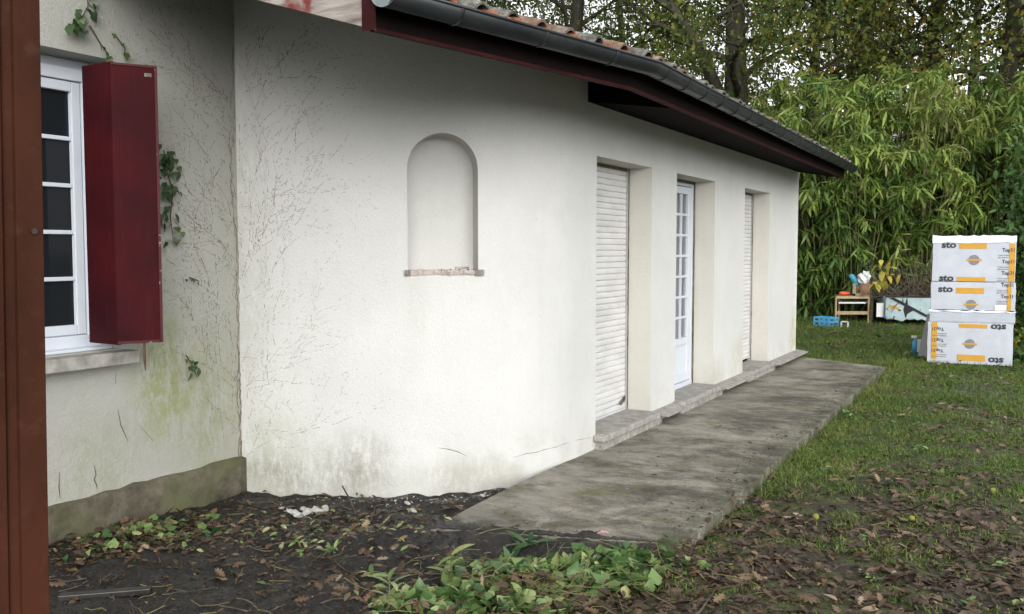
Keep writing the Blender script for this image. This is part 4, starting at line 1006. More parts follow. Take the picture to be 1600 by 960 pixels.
# ================================================================== BAMBOO THICKET
def drooping(sc, T, n_leaf, L, wd, rn, seed, mi=0, downs=(-1.15, .35)):
    rs = np.random.RandomState(seed); T = np.repeat(np.asarray(T), n_leaf, axis=0); rn = np.repeat(rn, n_leaf); n = len(T)
    for var in range(3):
        sel = np.arange(n) % 3 == var; v, f = blade(4, wd, (.2, .55, .95)[var], .25); m_ = sel.sum()
        yaw = rs.uniform(0, 2*np.pi, m_); pit = rs.uniform(downs[0], downs[1], m_); rol = rs.normal(0, .5, m_)
        jit = rs.normal(0, L*.13, (m_, 3))
        sc.put(v, f, rotmats(yaw, pit, rol), T[sel] + jit, L*rs.uniform(.45, 1.35, m_), np.clip(rn[sel] + rs.normal(0, .14, m_), 0, 1), mi)
sc = Scatter(); BRD = random.Random(31); clm = MB(); T = []; rn = []
top_pts = [(1000,150),(1080,142),(1140,138),(1200,150),(1270,138),(1330,128),(1400,108),(1440,132),(1500,135),(1560,118),(1620,88),(1760,90),(2000,100)]
def top_at(px):
    for (a, ya), (b, yb_) in zip(top_pts, top_pts[1:]):
        if a <= px <= b: return ya + (yb_-ya)*(px-a)/(b-a)
    return 120
ncl = 0
CC = []
for i in range(46):
    px = 1020 + 880*((i*.618034) % 1); dep = (i % 4)/4 + BRD.uniform(0, .2); D = 21.2 - (px-1250)/380*1.6 + dep*4.2 + (1.0 if px < 1240 else 0)
    v = atd(px, 480, D); CC.append((px, v.x, v.y, D, BRD.gauss(0, 16), BRD.gauss(.40, .13)))
for i in range(640):
    px, cx_, cy_, D, dh, tone0 = CC[i % len(CC)]
    a_ = BRD.uniform(0, 6.28); rb = BRD.random()**.5; base = Vector((cx_ + math.cos(a_)*rb*.35, cy_ + math.sin(a_)*rb*.35, 0))
    H = atd(px, top_at(px) - 8 + dh, D).z*(1 - .34*rb**2.2) - BRD.random()**2*.9
    lean = Vector((math.cos(a_)*rb*1.25, math.sin(a_)*rb*1.0 - .2, 0)); pts = []
    for k in range(9):
        u = k/8; pts.append(base + lean*(u**2.1) + Vector((0,0,H*(1-(1-u)**1.45))))
    clm.tube(pts, [.012*(1-.85*k/8) for k in range(9)], 4, cap=False)
    ks = BRD.randint(4, 6)
    for j in range(ks):      # side branches, each an arching twig carrying several sprays
        u = 1 - (BRD.random()**1.2)*.86; k = min(7, int(u*8)); p_ = pts[k].lerp(pts[k+1], u*8-k); a_ = BRD.uniform(0, 6.28)
        d_ = Vector((math.cos(a_), math.sin(a_) - .45, BRD.uniform(-.1, .5))).normalized(); tone = min(.97, max(0, BRD.gauss(tone0 + .22*(u > .72), .15))); tw = [p_.copy()]  # top sprays toned lighter: light from above put into the leaf colour
        for q_ in range(4):
            p_ = p_ + d_*BRD.uniform(.10, .17); d_ = (d_ + Vector((0, 0, -.28))).normalized(); tw.append(p_.copy())
            T.append(tuple(p_)); rn.append(tone)
        clm.tube(tw, .004, 3, cap=False)
T = np.array(T); rn = np.array(rn)
drooping(sc, T, 8, .33, .135, rn, 5)
# low leafy skirt at the foot of the thicket
T2 = []; 
for i in range(520):
    px = BRD.uniform(1235, 1420); D = 21.3 - (px-1250)/380*1.6 + BRD.uniform(0, 1.2); v = atd(px, 480, D); T2.append((v.x, v.y, BRD.uniform(.1, 1.5 if px < 1320 else .7)))
drooping(sc, np.array(T2), 7, .38, .14, NR.uniform(.05, .45, len(T2)), 6)
sc.add_mb(clm, 1)
T3 = []
for i in range(2600):
    px = BRD.uniform(1180, 1950); D = 25.0 - (px-1250)/380*1.6 + BRD.uniform(0, 2.5); v = atd(px, 480, D); T3.append((v.x, v.y, BRD.uniform(.1, 4.0)))
drooping(sc, np.array(T3), 6, .45, .2, NR.uniform(.0, .4, len(T3)), 9)
tag(sc.build('bamboo_thicket', [M['bamboo_leaf'], M['culm']]), 'tall dense thicket of drooping green bamboo behind the garden', 'bamboo', kind='stuff')
# bare dead stems and earth-dark undergrowth inside the thicket
und = MB(); UR = random.Random(14)
for i in range(200):
    px = UR.uniform(1000, 1750); D = 21.6 - (px-1250)/380*1.6 + UR.random()*5; v = atd(px, 480, D); v.z = 0
    und.tube([v, v+Vector((UR.gauss(0,.15), UR.gauss(0,.15), UR.uniform(1.2, 3.4)))], [.012, .006], 4, cap=False)
tag(und.build('dead_bamboo_stems', M['culm']), 'thin bare upright stems inside the bamboo thicket', 'stems', kind='stuff')

# ---- evergreen shrub on the right, and a leafy clump at the foot of the bamboo
def shrub(name, label, cat, base, H, rx, ry, n, L, leafmat_, seed, zc=None, oval=True):
    t = thing(name, label, cat, base); SR = random.Random(seed); st = MB(); T = []
    for i in range(26):
        a = SR.uniform(0, 6.28); r_ = SR.random()**.5; tip = Vector((math.cos(a)*rx*r_, math.sin(a)*ry*r_, H*SR.uniform(.45, 1.0)*(1-.3*r_*r_)))
        st.tube([Vector(base)+Vector((0,0,-.05)), Vector(base)+tip*.5+Vector((0,0,.1*H)), Vector(base)+tip], [.03*H/3, .018*H/3, .006], 5, cap=False)
        for j in range(n//26):
            u = SR.random()**.6; q_ = tip*u; T.append((base[0]+q_.x*1.1+SR.gauss(0, rx*.16), base[1]+q_.y*1.1+SR.gauss(0, ry*.16), max(.05, base[2]+q_.z+SR.gauss(0, .1*H))))
    st.build('stems', M['twig'], t); sc = Scatter(); T = np.array(T); rs = np.random.RandomState(seed)
    v, f = fan_leaf(OVAL, .3, .2) 
    for grp in range(5):
        TT = T + rs.normal(0, L*.8, T.shape); m_ = len(TT)
        sc.put(v, f, rotmats(rs.uniform(0, 6.28, m_), rs.normal(-.1, .6, m_), rs.normal(0, .5, m_)), TT, L*rs.uniform(.6, 1.2, m_), np.clip(rs.normal(.45, .22, m_) + (T[:,2]-base[2])/H*.2 - .1, 0, 1))
    sc.build('leaves', leafmat_, t); return t
v = atd(1617, 480, 13.2)
shrub('evergreen_shrub', 'tall dark evergreen shrub at the right edge beside the packages', 'shrub', (v.x+.15, v.y, -.05), 3.9, .75, .7, 2600, .11, M['dark_leaf'], 3)
v = atd(1600, 480, 15.0)
shrub('yellowing_shrub', 'low yellow green shrub growing right behind the package stack', 'shrub', (v.x+.1, v.y, -.05), 1.3, .4, .4, 500, .09, M['yellow_leaf'], 8)

# ================================================================== OAKS BEHIND
def oak(px, D, tr, H, seed, n_leaf, label, fork=None, spread=5.0, low=4.2, yel=.0, lean=0.0):
    OR = random.Random(seed); b_ = atd(px, 480, D); b_.z = -.1
    t = thing('oak_tree', label, 'tree', b_, 'oak trees behind the bamboo'); tk = MB(); pts = []; p_ = b_.copy(); d = Vector((lean, 0, 1)).normalized(); n = 12
    for k in range(n+1): pts.append(p_.copy()); p_ = p_ + d*(H*.92/n); d = (d + Vector((OR.gauss(0,.05), OR.gauss(0,.05), .12))).normalized()
    rr_ = [tr*(1-.75*(k/n)**1.1) for k in range(n+1)]; tk.tube(pts, rr_, 12); tk_o = tk.build('trunk', M['bark'], t, smooth=True)
    lb = MB(); T = []
    def limb(p_, d, L, r_, dep):
        pts = [p_.copy()]; k = 6
        for i in range(k):
            d = (d + Vector((OR.gauss(0,.2), OR.gauss(0,.2), OR.gauss(0,.16)+.03))).normalized(); p_ = p_ + d*L/k; pts.append(p_.copy())
            if dep < 3 and i > 0 and OR.random() < .75: limb(p_, (d + Vector((OR.gauss(0,.7), OR.gauss(0,.7), OR.gauss(0,.5)))).normalized(), L*OR.uniform(.4,.65), r_*(1-.12*i)*.55, dep+1)
            if dep >= 1 and i > 0:
                for _ in range(2 if dep == 1 else 3): T.append(tuple(p_ + Vector((OR.gauss(0,.28), OR.gauss(0,.28), OR.gauss(0,.22)))))
        lb.tube(pts, [r_*(1-.14*i) for i in range(k+1)], 6 if dep < 2 else 4, cap=False)
    for i in range(15):
        z = low + (H*.85-low)*i/14; k = min(n-1, int(z/(H*.92)*n)); q_ = pts[k].lerp(pts[k+1], z/(H*.92)*n-k); a = i*2.4 + OR.random()
        L = spread*OR.uniform(.65,1.05)*(1-.45*(z-low)/(H-low)); limb(q_, Vector((math.cos(a), math.sin(a)*.8, OR.uniform(.05,.55))).normalized(), L, rr_[k]*.36, 0)
    if fork: 
        q_ = pts[fork]; limb(q_, Vector((-.75*rt.x, -.75*rt.y, .9)).normalized(), spread*1.1, tr*.5, 0)
    lb.build('limbs', M['bark'], t, smooth=True)
    sc = Scatter(); rs = np.random.RandomState(seed); Tk = [q_ for q_ in T if not ((Vector(q_)-EY).dot(fw) < D + .4 and abs((Vector(q_)-EY).dot(rt)/(Vector(q_)-EY).dot(fw)*F + 800 - px) < 34 and OR.random() < .85)]; T = np.array(Tk); rep = max(1, n_leaf//len(T)); base_r = np.clip(rs.normal(.38 + yel, .10, len(T)) + .30*np.array([noise.noise(Vector(q_)*.45) for q_ in T]) , 0, 1)
    v, f = fan_leaf([(0,0),(.3,.25),(.22,.5),(.36,.72),(0,1),(-.34,.75),(-.2,.5),(-.3,.22)], .3, .2)
    TT = np.repeat(T, rep, axis=0) + rs.normal(0, .17, (len(T)*rep, 3)); m_ = len(TT)
    sc.put(v, f, rotmats(rs.uniform(0,6.28,m_), rs.normal(-.3,.7,m_), rs.normal(0,.6,m_)), TT, rs.uniform(.09,.165,m_), np.clip(np.repeat(base_r, rep) + rs.normal(0,.12,m_), 0, 1))
    sc.build('crown', M['oak_leaf'], t); print('oak', len(T), m_)
oak(1142, 27, .50, 14, 1, 16000, 'thick forked oak with a dark trunk left of the others, above the gutter bend', fork=5, yel=.0, low=5)
oak(1316, 28, .30, 14, 2, 27000, 'oak with slim dark trunk and orange tinged leaves above the roof end', yel=.12, low=4.5)
oak(1436, 27, .36, 14, 3, 28000, 'oak with olive yellow crown rising above the middle of the bamboo', yel=.09, low=4.5)
oak(884, 30, .42, 14, 4, 16000, 'green oak farthest left, seen just over the near roof tiles', yel=-.05, low=4.5)
oak(1560, 25, .34, 13, 5, 28000, 'oak with yellow orange crown at the top right corner', yel=.16, low=4.2)
oak(985, 38, .35, 13, 6, 4000, 'distant oak with thin crown showing bright sky between the two left oaks', yel=-.02, low=4.5)
oak(1240, 38, .35, 15, 8, 16000, 'distant oak filling the gap behind the roof end', yel=.05, low=4)
oak(1500, 38, .35, 15, 9, 18000, 'distant oak deep behind the yellow crowned trees on the right', yel=.08, low=4)
oak(730, 36, .35, 13, 10, 10000, 'dark green oak half hidden behind the near end of the roof', yel=-.08, low=4.5)

# ================================================================== LAWN, LEAF LITTER, CUTTINGS
def n2(x, y, s, seed=0): return noise.noise(Vector((x*s, y*s, seed)))
sc = Scatter(); GV = [blade(2, .05, b_, 0) for b_ in (.35, .9, 1.4)]
def grass(n, x0, x1, y0, y1, hmin, hmax, dens, seed):
    rs = np.random.RandomState(seed); X = rs.uniform(x0, x1, n); Y = rs.uniform(y0, y1, n); keep = [dens(x, y) > r for x, y, r in zip(X, Y, rs.rand(n))]
    X = X[keep]; Y = Y[keep]; n = len(X); Z = np.array([gz(x, y) for x, y in zip(X, Y)]); T = np.stack([X, Y, Z-.004], 1)
    hn = np.array([.65 + .6*max(0, n2(x, y, 2.2, 4)+.3) for x, y in zip(X, Y)])
    tone = np.array([.45 + .35*n2(x, y, .9, 9) for x, y in zip(X, Y)])
    for k in range(3):
        s_ = np.arange(n) % 3 == k; m_ = s_.sum()
        H = rs.uniform(hmin, hmax, m_)*hn[s_]; S = np.stack([H*0+ .10 + H*.4, H, H], 1)
        sc.put(GV[k][0], GV[k][1], rotmats(rs.uniform(0, 6.28, m_), rs.uniform(.7, 1.45, m_), rs.normal(0, .3, m_)), T[s_], S, np.clip(tone[s_] + rs.normal(0, .17, m_), 0, 1))
def slab_clear(x, y): return not (-2.95 < x < -1.575 - .01*(y-4.6) and y < 13.4) and not (x < -2.8 and y < 13.7)
def d_near(x, y):
    if not slab_clear(x, y) or y < 3.2: return 0
    a = min(1, max(0, (y - 5.3 + 1.8*n2(x, y, .9, 2) + (x+.8)*.2)/2.6)); b_ = .15 + .85*min(1, max(0, n2(x, y, 2.0, 7)*2.2 + .45)); e = max(0, 1-abs(x+1.45)/.25)*.6
    return min(1, a*b_*(.35 + .65*(n2(x, y, 1.1, 12) > -.1 - .25*(x < -.7))) + .34*(n2(x, y, 3, 1) > .12)*(y > 3.8) + e*(y > 6)*.8 )
grass(130000, -1.6, .9, 4.0, 9.5, .022, .062, d_near, 1)
grass(60000, -1.7, .9, 9.5, 14.5, .035, .085, lambda x, y: d_near(x, y), 2)
grass(40000, .9, 3.5, 3.0, 14.5, .04, .09, d_near, 3)
def d_far(x, y): return (.35 + .65*(n2(x, y, 1.3, 7) > -.12)) if slab_clear(x, y) else 0
grass(80000, -6.0, .8, 13.4, 19.5, .05, .13, d_far, 4)
grass(22000, -6.5, 2.5, 19.5, 22.5, .06, .16, d_far, 5)
grass(14000, .8, 5, 14.5, 22, .05, .13, d_far, 6)
tag(sc.build('lawn_grass', M['grass']), 'short patchy wet grass of the lawn', 'grass', kind='stuff')
# longer straw coloured tufts by the slab edge and round the lawn
sc = Scatter(); rs = np.random.RandomState(8)
for i in range(90):
    y = rs.uniform(5.2, 14.5); x = -1.54 - .01*(y-4.6) + abs(rs.normal(0, .12)); m_ = 26; T = np.stack([rs.normal(x, .035, m_), rs.normal(y, .05, m_), np.full(m_, gz(x, y))], 1); H = rs.uniform(.05, .15, m_)
    v, f = blade(4, .03, 1.1, 0); sc.put(v, f, rotmats(rs.uniform(0, 6.28, m_), rs.uniform(.8, 1.5, m_), rs.normal(0, .2, m_)), T, H, np.clip(rs.normal(.72, .2, m_), 0, 1))
tag(sc.build('tall_grass', M['grass']), 'longer straw tinged grass tufts along the slab edge', 'grass', kind='stuff')

# dead leaves
sc = Scatter(); shapes = [fan_leaf(OAK, .12, .12), fan_leaf(OAK, -.25, .3), fan_leaf(OVAL, .15, .35), fan_leaf(OAK, .5, -.2)]
def litter(n, fx, size, seed, zoff=0.0, tone=(.45, .24), mat=0):
    rs = np.random.RandomState(seed); P = fx(rs, n); P = P[[slab_or_ok(x, y) for x, y in P]] ; n = len(P)
    Z = np.array([max(gz(x, y), (0.0 if (-2.9 < x < -1.57 and 4.4 < y < 13.3) else -9)) for x, y in P]) + zoff + np.abs(rs.normal(.006, .008, n))
    for k in range(4):
        s_ = np.arange(n) % 4 == k; m_ = s_.sum(); 
        sc.put(*shapes[k], rotmats(rs.uniform(0, 6.28, m_), rs.normal(0, .2, m_), rs.normal(0, .2, m_)), np.stack([P[s_][:,0], P[s_][:,1], Z[s_]], 1), size*rs.uniform(.4, 1.25, m_)[:, None]*np.stack([rs.uniform(.6, 1.2, m_), rs.uniform(.8, 1.1, m_), rs.uniform(.3, 1.2, m_)], 1), np.clip(rs.normal(tone[0], tone[1], m_), 0, 1), mat)
def in_house(x, y):
    if x < SX + .02: return True
    if y > 4.6 and x < -2.9:
        for a, b in zip(PL, PL[1:]):
            if a[0] <= x <= b[0] + 1e-6 and b[0] > a[0]: return y > a[1] + (b[1]-a[1])*(x-a[0])/(b[0]-a[0]) - .02
        return y < 13.7
    return False
def slab_or_ok(x, y): return not in_house(x, y)
def u_rect(x0, x1, y0, y1, dens=None):
    def f_(rs, n):
        P = np.stack([rs.uniform(x0, x1, n), rs.uniform(y0, y1, n)], 1)
        if dens: P = P[[dens(a, b) > r for (a, b), r in zip(P, rs.rand(len(P)))]]
        return P
    return f_
litter(9000, u_rect(-1.95, .9, 2.6, 6.4, lambda x, y: (1 if y < 5.0 else max(.0, 1.15-(y-5.0)/1.6)) * (.35+.65*(n2(x, y, 1.6, 3) > -.2)) * (slab_clear(x, y) or y < 4.3)), .080, 1, .0, (.42, .24))
litter(1500, u_rect(-1.55, .9, 5.6, 14, lambda x, y: .25+.75*(n2(x, y, .8, 5) > .05)), .085, 2, .012, (.58, .2))
litter(2200, u_rect(-.95, .9, 5.4, 11, lambda x, y: (n2(x, y, 1.1, 12) < .0)*1.0 + .25), .075, 12, .004, (.48, .22))
litter(900, u_rect(.9, 3.5, 2.6, 14), .10, 3, .01)
litter(700, u_rect(-5, .8, 13.6, 20, lambda x, y: .3+.7*(n2(x, y, .7, 5) > .0)), .11, 4, .04, (.6, .2))
litter(700, lambda rs, n: np.stack([rs.normal(-4.35, .20, n), rs.normal(3.45, .28, n)], 1), .075, 5, .01, (.5, .25))
litter(620, lambda rs, n: np.stack([rs.uniform(-4.6, -2.9, n), rs.uniform(3.2, 5.0, n)], 1), .06, 6, .0, (.5, .25))
litter(190, lambda rs, n: np.stack([rs.normal(-3.55, .25, n), rs.normal(4.25, .22, n)], 1), .07, 7, .0, (.55, .25))
litter(26, u_rect(-2.8, -1.6, 4.5, 9), .05, 8, .003, (.55, .25))
litter(190, lambda rs, n: np.stack([rs.uniform(-2.9, -1.5, n), rs.uniform(3.1, 4.0, n)], 1), .085, 9, .06, (.5, .25))
litter(420, lambda rs, n: np.stack([rs.uniform(-3.9, -1.5, n), rs.uniform(2.7, 4.5, n)], 1), .055, 10, .0, (.4, .25))
litter(15000, u_rect(-1.7, .9, 2.8, 8.5, lambda x, y: (1 if y < 5.5 else max(.15, 1.1-(y-5.5)/2)) * (.3+.7*(n2(x, y, 1.9, 3) > -.25)) * (slab_clear(x, y) or y < 4.4)), .032, 31, -.002, (.40, .25))
litter(2500, u_rect(-4.7, -1.6, 2.6, 4.6), .022, 32, -.002, (.35, .25))
litter(420, lambda rs, n: np.stack([-1.64 - np.abs(rs.normal(0, .10, n)), rs.uniform(4.6, 13, n)], 1), .03, 33, .001, (.4, .25))
litter(160, u_rect(-2.85, -1.6, 4.3, 8), .02, 34, .001, (.35, .25))
tag(sc.build('leaf_litter', M['litter']), 'wet brown oak leaves scattered over soil and lawn', 'leaves', kind='stuff')

# clods, crumbs of soil and stones
def lumps(name, mt, n, fx, s0, s1, seed, label, cat, flat=.6):
    rs = np.random.RandomState(seed); bmx = bmesh.new(); bmesh.ops.create_icosphere(bmx, subdivisions=1, radius=1); 
    v = [tuple(x.co) for x in bmx.verts]; f = [tuple(q_.index for q_ in p_.verts) for p_ in bmx.faces]; bmx.free(); sc = Scatter(); P = fx(rs, n); P = P[[not in_house(a, b) for a, b in P]]; P = P[[not (a > -2.9 and b > 4.15 + (a + 2.86)*.31) for a, b in P]]; n = len(P)
    for k in range(4):
        s_ = np.arange(n) % 4 == k; m_ = s_.sum(); vv = np.array(v)*(1 + rs.uniform(-.3, .3, (len(v), 1)))
        S = rs.uniform(s0, s1, m_)[:, None]*np.stack([rs.uniform(.7, 1.4, m_), rs.uniform(.7, 1.3, m_), rs.uniform(.4, .8, m_)*flat*1.4], 1)
        Z = np.array([max(gz(a, b), 0 if (-2.9 < a < -1.57 and 4.4 < b < 13.3) else -9) for a, b in P[s_]])
        sc.put(vv, f, rotmats(rs.uniform(0, 6.28, m_), rs.normal(0, .3, m_), rs.normal(0, .3, m_)), np.stack([P[s_][:,0], P[s_][:,1], Z], 1), S, rs.rand(m_))
    tag(sc.build(name, mt), label, cat, kind='stuff')
lumps('soil_clods', M['soil'], 4200, lambda rs, n: np.stack([rs.uniform(-4.68, -2.6, n), rs.uniform(2.3, 5.4, n)], 1), .002, .012, 1, 'dark wet clods of dug soil along the wall foot', 'soil')
lumps('plaster_crumbs', M['plaster_bit'], 210, lambda rs, n: (lambda s_: np.array([[*(wp(a))] for a in s_]) + np.stack([rs.uniform(.0, .22, n), -np.abs(rs.normal(.03, .10, n))], 1))(rs.uniform(.6, 2.35, n)), .002, .009, 2, 'small white plaster crumbs strewn along the foot of the curved wall', 'crumbs')
# larger white plaster pieces
CR = random.Random(15)
for i, (px, py, s_) in enumerate([(452,800,.030),(463,806,.042),(473,798,.028),(481,804,.036),(497,799,.045),(508,797,.030),(441,797,.026),(636,787,.022),(645,798,.026),(755,779,.018)]):
    c = onz(px, py, -.1); c.z = gz(c.x, c.y) + s_*.35; bmx = bmesh.new(); bmesh.ops.create_icosphere(bmx, subdivisions=1 + i % 2, radius=s_*.85)
    for v in bmx.verts: v.co *= 1 + .9*noise.noise(v.co*38 + Vector((i*5, 0, 0))); v.co.z *= .5; v.co.x *= 1.3
    me = bpy.data.meshes.new('plaster_chunk'); bmx.to_mesh(me); bmx.free(); me.materials.append(M['plaster_bit']); o = bpy.data.objects.new('plaster_chunk', me); COL.objects.link(o); o.location = c; o.rotation_euler = (CR.uniform(-.4,.4), CR.uniform(-.4,.4), CR.uniform(0,6))
    tag(o, ['small plaster piece second from the left of the row in the corner soil', 'flat plaster piece near the left of the corner row, nearest the camera', 'plaster piece at the back left of the corner row', 'plaster piece in the middle of the corner row', 'largest white plaster piece of the corner row', 'white plaster piece at the right end of the corner row', 'leftmost small plaster piece of the corner row', 'lone white plaster piece on the soil below the niche', 'lone plaster piece on the soil just right and nearer than the one below the niche', 'smallest white plaster piece where the slab meets the curved wall'][i], 'plaster piece', 'plaster pieces on the soil by the curved wall')

# heap of cut ivy and leafy stems in the foreground
sc = Scatter(); rs = np.random.RandomState(21); HR = random.Random(21)
hc = onz(860, 905, 0); 
def heap_pts(n, cx, cy, sx, sy, ang, h):
    a = rs.normal(0, 1, (n, 2)); a = np.clip(a, -2, 2); ca, sa = math.cos(ang), math.sin(ang)
    X = cx + a[:,0]*sx*ca - a[:,1]*sy*sa; Y = cy + a[:,0]*sx*sa + a[:,1]*sy*ca
    Z = np.array([gz(x, y) for x, y in zip(X, Y)]) + h*np.exp(-(a**2).sum(1)/2)*rs.uniform(.3, 1, n) + .012
    return np.stack([X, Y, Z], 1)
hang = YAW
shp = [fan_leaf(IVY, .25, .15), fan_leaf(IVY, -.2, .3), fan_leaf(OVAL, .3, .25)]
def heap(n, px, py, sx, sy, h, size, tone, seed, which=(0,1,2)):
    c = onz(px, py, -.03); T = heap_pts(n, c.x, c.y, sx, sy, hang, h)
    for k in range(3):
        s_ = np.arange(n) % 3 == k; m_ = s_.sum()
        sc.put(*shp[which[k]], rotmats(rs.uniform(0, 6.28, m_), rs.normal(0, .55, m_), rs.normal(0, .55, m_)), T[s_], size*rs.uniform(.5, 1.2, m_), np.clip(rs.normal(tone, .24, m_), 0, 1))
heap(520, 860, 892, .25, .11, .075, .080, .5, 1)
heap(300, 735, 928, .22, .07, .05, .075, .55, 2)
heap(150, 965, 880, .13, .07, .05, .07, .45, 3)
heap(60, 1050, 880, .18, .04, .03, .045, .6, 4)
hs_ = MB()
for i in range(190):
    c = onz(HR.gauss(850, 110), HR.gauss(908, 22), -.03); c.z = gz(c.x, c.y) + HR.uniform(.01, .09); d = Vector((HR.gauss(0,1), HR.gauss(0,1), HR.gauss(0,.15))).normalized(); pts = []
    for k in range(6): pts.append(c.copy()); d = (d + Vector((HR.gauss(0,.3), HR.gauss(0,.3), HR.gauss(0,.12)-.03))).normalized(); c = c + d*HR.uniform(.03,.06); c.z = max(c.z, gz(c.x, c.y)+.004)
    hs_.tube(pts, HR.uniform(.0009, .0021), 5, cap=False)
sc.add_mb(hs_, 1)
tag(sc.build('ivy_cuttings', [M['cut_leaf'], M['stem_pale']]), 'heap of freshly cut ivy and pale stems at the near end of the slab', 'cuttings', kind='stuff')
# long-leaved sprigs stuck in or lying on the mud
def sprig(px, py, n, L, label, seed, up_=.6, lean=(0, 0), tone=.7, mat='cut_leaf'):
    L *= 1.35; n += 2
    c = onz(px, py, -.05); c.z = gz(c.x, c.y); t = thing('leafy_sprig', label, 'sprig', c); SR = random.Random(seed); rs = np.random.RandomState(seed)
    d = Vector((lean[0], lean[1], up_)); d = d.normalized(); st = MB(); tip = c + d*L*1.3; st.tube([c, c.lerp(tip, .5) + Vector((.005, 0, .01)), tip], [.004, .003, .0015], 6); st.build('stem', M['stem_pale'], t)
    s2 = Scatter(); v, f = blade(5, .26, .5, .3); T = np.array([tuple(c.lerp(tip, .25 + .75*i/n)) for i in range(n)]); yaw = np.array([2.4*i for i in range(n)])
    s2.put(v, f, rotmats(yaw, np.array([SR.uniform(.0, .9) for _ in range(n)]), rs.normal(0, .3, n)), T, np.array([L*SR.uniform(.7, 1.1) for _ in range(n)]), np.clip(rs.normal(tone, .15, n), 0, 1)); s2.build('leaves', M[mat], t, smooth=True)
sprig(702, 905, 9, .10, 'upright pale green sprig with long leaves left of the ivy heap', 1, .9, (.1, 0))
sprig(607, 945, 8, .095, 'long leaved sprig standing in the mud nearest the bottom edge', 2, .9, (.02, 0))
sprig(600, 898, 5, .07, 'tiny pale sprig lying alone on the dark mud', 3, .2, (-1, 0))
sprig(790, 862, 10, .10, 'dark grey green sprig lying across the near left end of the slab', 4, .12, (1, .3), .1)
sprig(505, 862, 7, .06, 'short green sprig among dead leaves on the soil left of the slab', 5, .4, (.6, 0), .6)
sprig(470, 905-60, 6, .05, 'small flat green sprig in front of the white plaster pieces', 6, .3, (-.6, .2), .7)
# green bits on the leaf pile at the left and around
s3 = Scatter(); n = 120; T = heap_pts(n, -4.32, 3.50, .16, .24, 0, .05); s3.put(*shp[0], rotmats(rs.uniform(0,6.28,n), rs.normal(0,.5,n), rs.normal(0,.5,n)), T, .055*rs.uniform(.5,1.2,n), np.clip(rs.normal(.5,.25,n),0,1))
n = 150; T = heap_pts(n, -3.5, 4.0, .42, .36, 0, .02); s3.put(*shp[2], rotmats(rs.uniform(0,6.28,n), rs.normal(0,.4,n), rs.normal(0,.4,n)), T, .045*rs.uniform(.4,1.3,n), np.clip(rs.normal(.65,.25,n),0,1))
tag(s3.build('green_leaf_bits', M['cut_leaf']), 'green ivy leaves mixed into the dead leaves under the side wall', 'leaves', kind='stuff')
# weeds along the slab edge and in the litter
WR = random.Random(40)
def weed(px, py, s_, seed, label, group):
    c = onz(px, py, -.06); c.z = gz(c.x, c.y); rs = np.random.RandomState(seed); n = 14; s2 = Scatter(); v, f = fan_leaf(OVAL, .4, .2); 
    T = np.stack([c.x + rs.normal(0, s_*.35, n), c.y + rs.normal(0, s_*.35, n), c.z + rs.uniform(.005, s_*.45, n)], 1)
    s2.put(v, f, rotmats(rs.uniform(0,6.28,n), rs.uniform(-.2,.9,n), rs.normal(0,.3,n)), T, s_*rs.uniform(.35,.8,n), np.clip(rs.normal(.55,.2,n),0,1)); o = s2.build('weed', M['cut_leaf']); tag(o, label, 'weed', group)
WL = ['second nearest weed against the right slab edge', 'weed against the slab edge, left one of the close middle pair', 'weed against the slab edge, right one of the close middle pair', 'nearest weed at the front corner of the slab edge', 'weed a step further back along the slab edge', 'farthest weed of the row along the slab edge', 'weed standing a little out in the lawn beyond the row along the slab']
for i, (px, py) in enumerate([(1150,782),(1172,765),(1188,752),(1098,818),(1225,722),(1262,706),(1290,735)]): weed(px, py, .07, i, WL[i], 'weeds along the slab edge')
for i, (px, py) in enumerate([(1360,905),(1560,882),(1515,945),(1350,840),(1460,650+90),(1395,735),(1590,945)]): weed(px, py, .06, 20+i, ['light green weed in the dead leaves below the slab corner, leftmost of them', 'light green weed among dead leaves near the right edge', 'light green weed among dead leaves touching the bottom edge of the view', 'light green weed in the upper left of the leaf litter', 'light green weed where leaf litter turns to grass, in the middle', 'light green weed at the upper edge of the leaf litter', 'light green weed in the bottom right corner'][i], 'weeds in the leaf litter')
# dandelion-like patches near mid lawn
for i, (px, py) in enumerate([(1400,590),(1440,700),(1250,690),(1330,650)]): weed(px, py, .10, 50+i, ['farthest weed rosette, in the grass right of the far slab end', 'weed rosette in the grass nearest the leaf litter', 'weed rosette beside the middle of the slab edge', 'weed rosette in the grass halfway along the slab'][i], 'weed rosettes in the lawn')
# sticks
def stick(pts, r_, label, mt='twig'):
    c = MB(); P = []
    for a, b_, h in pts: v = onz(a, b_, -.05 if a < 700 or a > 1100 else 0); v.z = max(gz(v.x, v.y), 0 if (-2.9 < v.x < -1.57 and v.y > 4.4) else -9) + h; P.append(v)
    c.tube(P, [r_]*(len(P)-1) + [r_*.5], 6); tag(c.build('stick', M[mt], smooth=True), label, 'stick')
stick([(640,944,.01),(655,932,.02),(662,916,.02),(690,912,.02)], .008, 'crooked brown stick on the mud left of the ivy heap')
stick([(748,838,.004),(770,830,.004),(800,826,.004),(812,820,.004)], .004, 'thin dark twig lying on the near end of the slab')
stick([(1072,958,.02),(1095,942,.03),(1120,922,.03)], .006, 'brown stick poking through dead leaves at the bottom edge')
stick([(535,770,.10),(548,782,.05),(556,792,.01)], .005, 'short dark twig leaning at the foot of the curved wall')
stick([(1430,512,.02),(1300,522,.03),(1270,530,.02)], .010, 'long pale stick lying on the far grass')
tw = MB(); WR2 = random.Random(77)
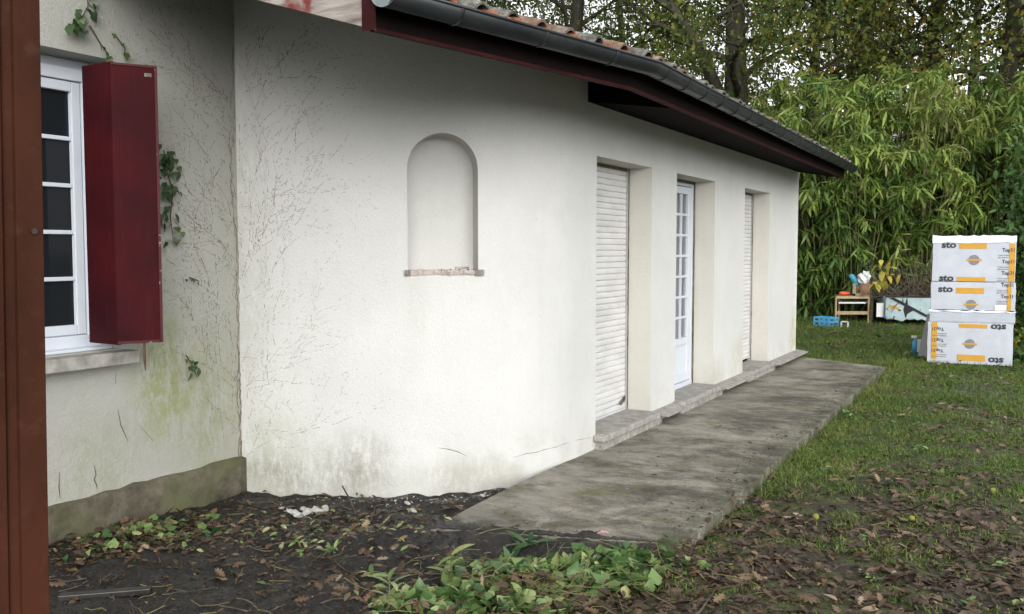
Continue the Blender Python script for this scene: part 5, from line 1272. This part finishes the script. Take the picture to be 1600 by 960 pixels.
for i in range(330):
    x, y = (WR2.uniform(-4.6, -2.2), WR2.uniform(2.6, 4.9)) if i < 180 else (WR2.uniform(-1.6, .6), WR2.uniform(2.9, 7))
    if in_house(x, y) or (x > -2.92 and x < -1.55 and y > 4.1): continue
    a = WR2.uniform(0, 6.28); L_ = WR2.uniform(.03, .22); P = []; 
    for k in range(4): P.append(Vector((x, y, gz(x, y) + .006 + WR2.uniform(0, .012)))); a += WR2.gauss(0, .35); x += math.cos(a)*L_/3; y += math.sin(a)*L_/3
    tw.tube(P, WR2.uniform(.0012, .0035), 4, mi=0 if WR2.random() < .7 else 1, cap=False)
tag(tw.build('twig_litter', [M['twig'], M['stem_pale']]), 'thin twigs and roots scattered over the soil', 'twigs', kind='stuff')
# black board at bottom left, pink scrap, yellow ball-like fruits
a = onz(90, 942, -.1); b = onz(235, 930, -.1); dv = (b-a).normalized(); nn_ = Vector((-dv.y, dv.x, 0)); c = MB()
c.prism([a, b, b + nn_*.05, a + nn_*.05], (0, 0, .03)); o = c.build('black_batten', M['batten'], bevel=.004); tag(o, 'wet black batten lying by the post foot at the bottom left', 'batten')
v = onz(942, 850, 0); c = MB(); c.prism([v + Vector((-.03,-.01,.05)), v + Vector((.0,-.02,.075)), v + Vector((.035,.0,.06)), v + Vector((.01,.025,.05))], (0, 0, .004)); tag(c.build('paper_scrap', M['pink']), 'crumpled pink paper scrap on top of the cut ivy', 'scrap')
for px, py in ((1425,812),(1552,766),(1275,806)):
    v = onz(px, py, -.05); v.z = gz(v.x, v.y) + .018; bmx = bmesh.new(); bmesh.ops.create_icosphere(bmx, subdivisions=2, radius=.020)
    for q_ in bmx.verts: q_.co *= 1 + .2*noise.noise(q_.co*60)
    me = bpy.data.meshes.new('fallen_fruit'); bmx.to_mesh(me); bmx.free(); me.materials.append(M['yellow_leaf']); o = bpy.data.objects.new('fallen_fruit', me); COL.objects.link(o); o.location = v
    tag(o, {1425: 'pale yellow fruit in the dead leaves, nearest of the three', 1552: 'pale yellow fruit toward the right edge of the leaf litter', 1275: 'pale yellow fruit in the leaves closest to the slab edge'}[px], 'fruit', 'fallen yellow fruits')
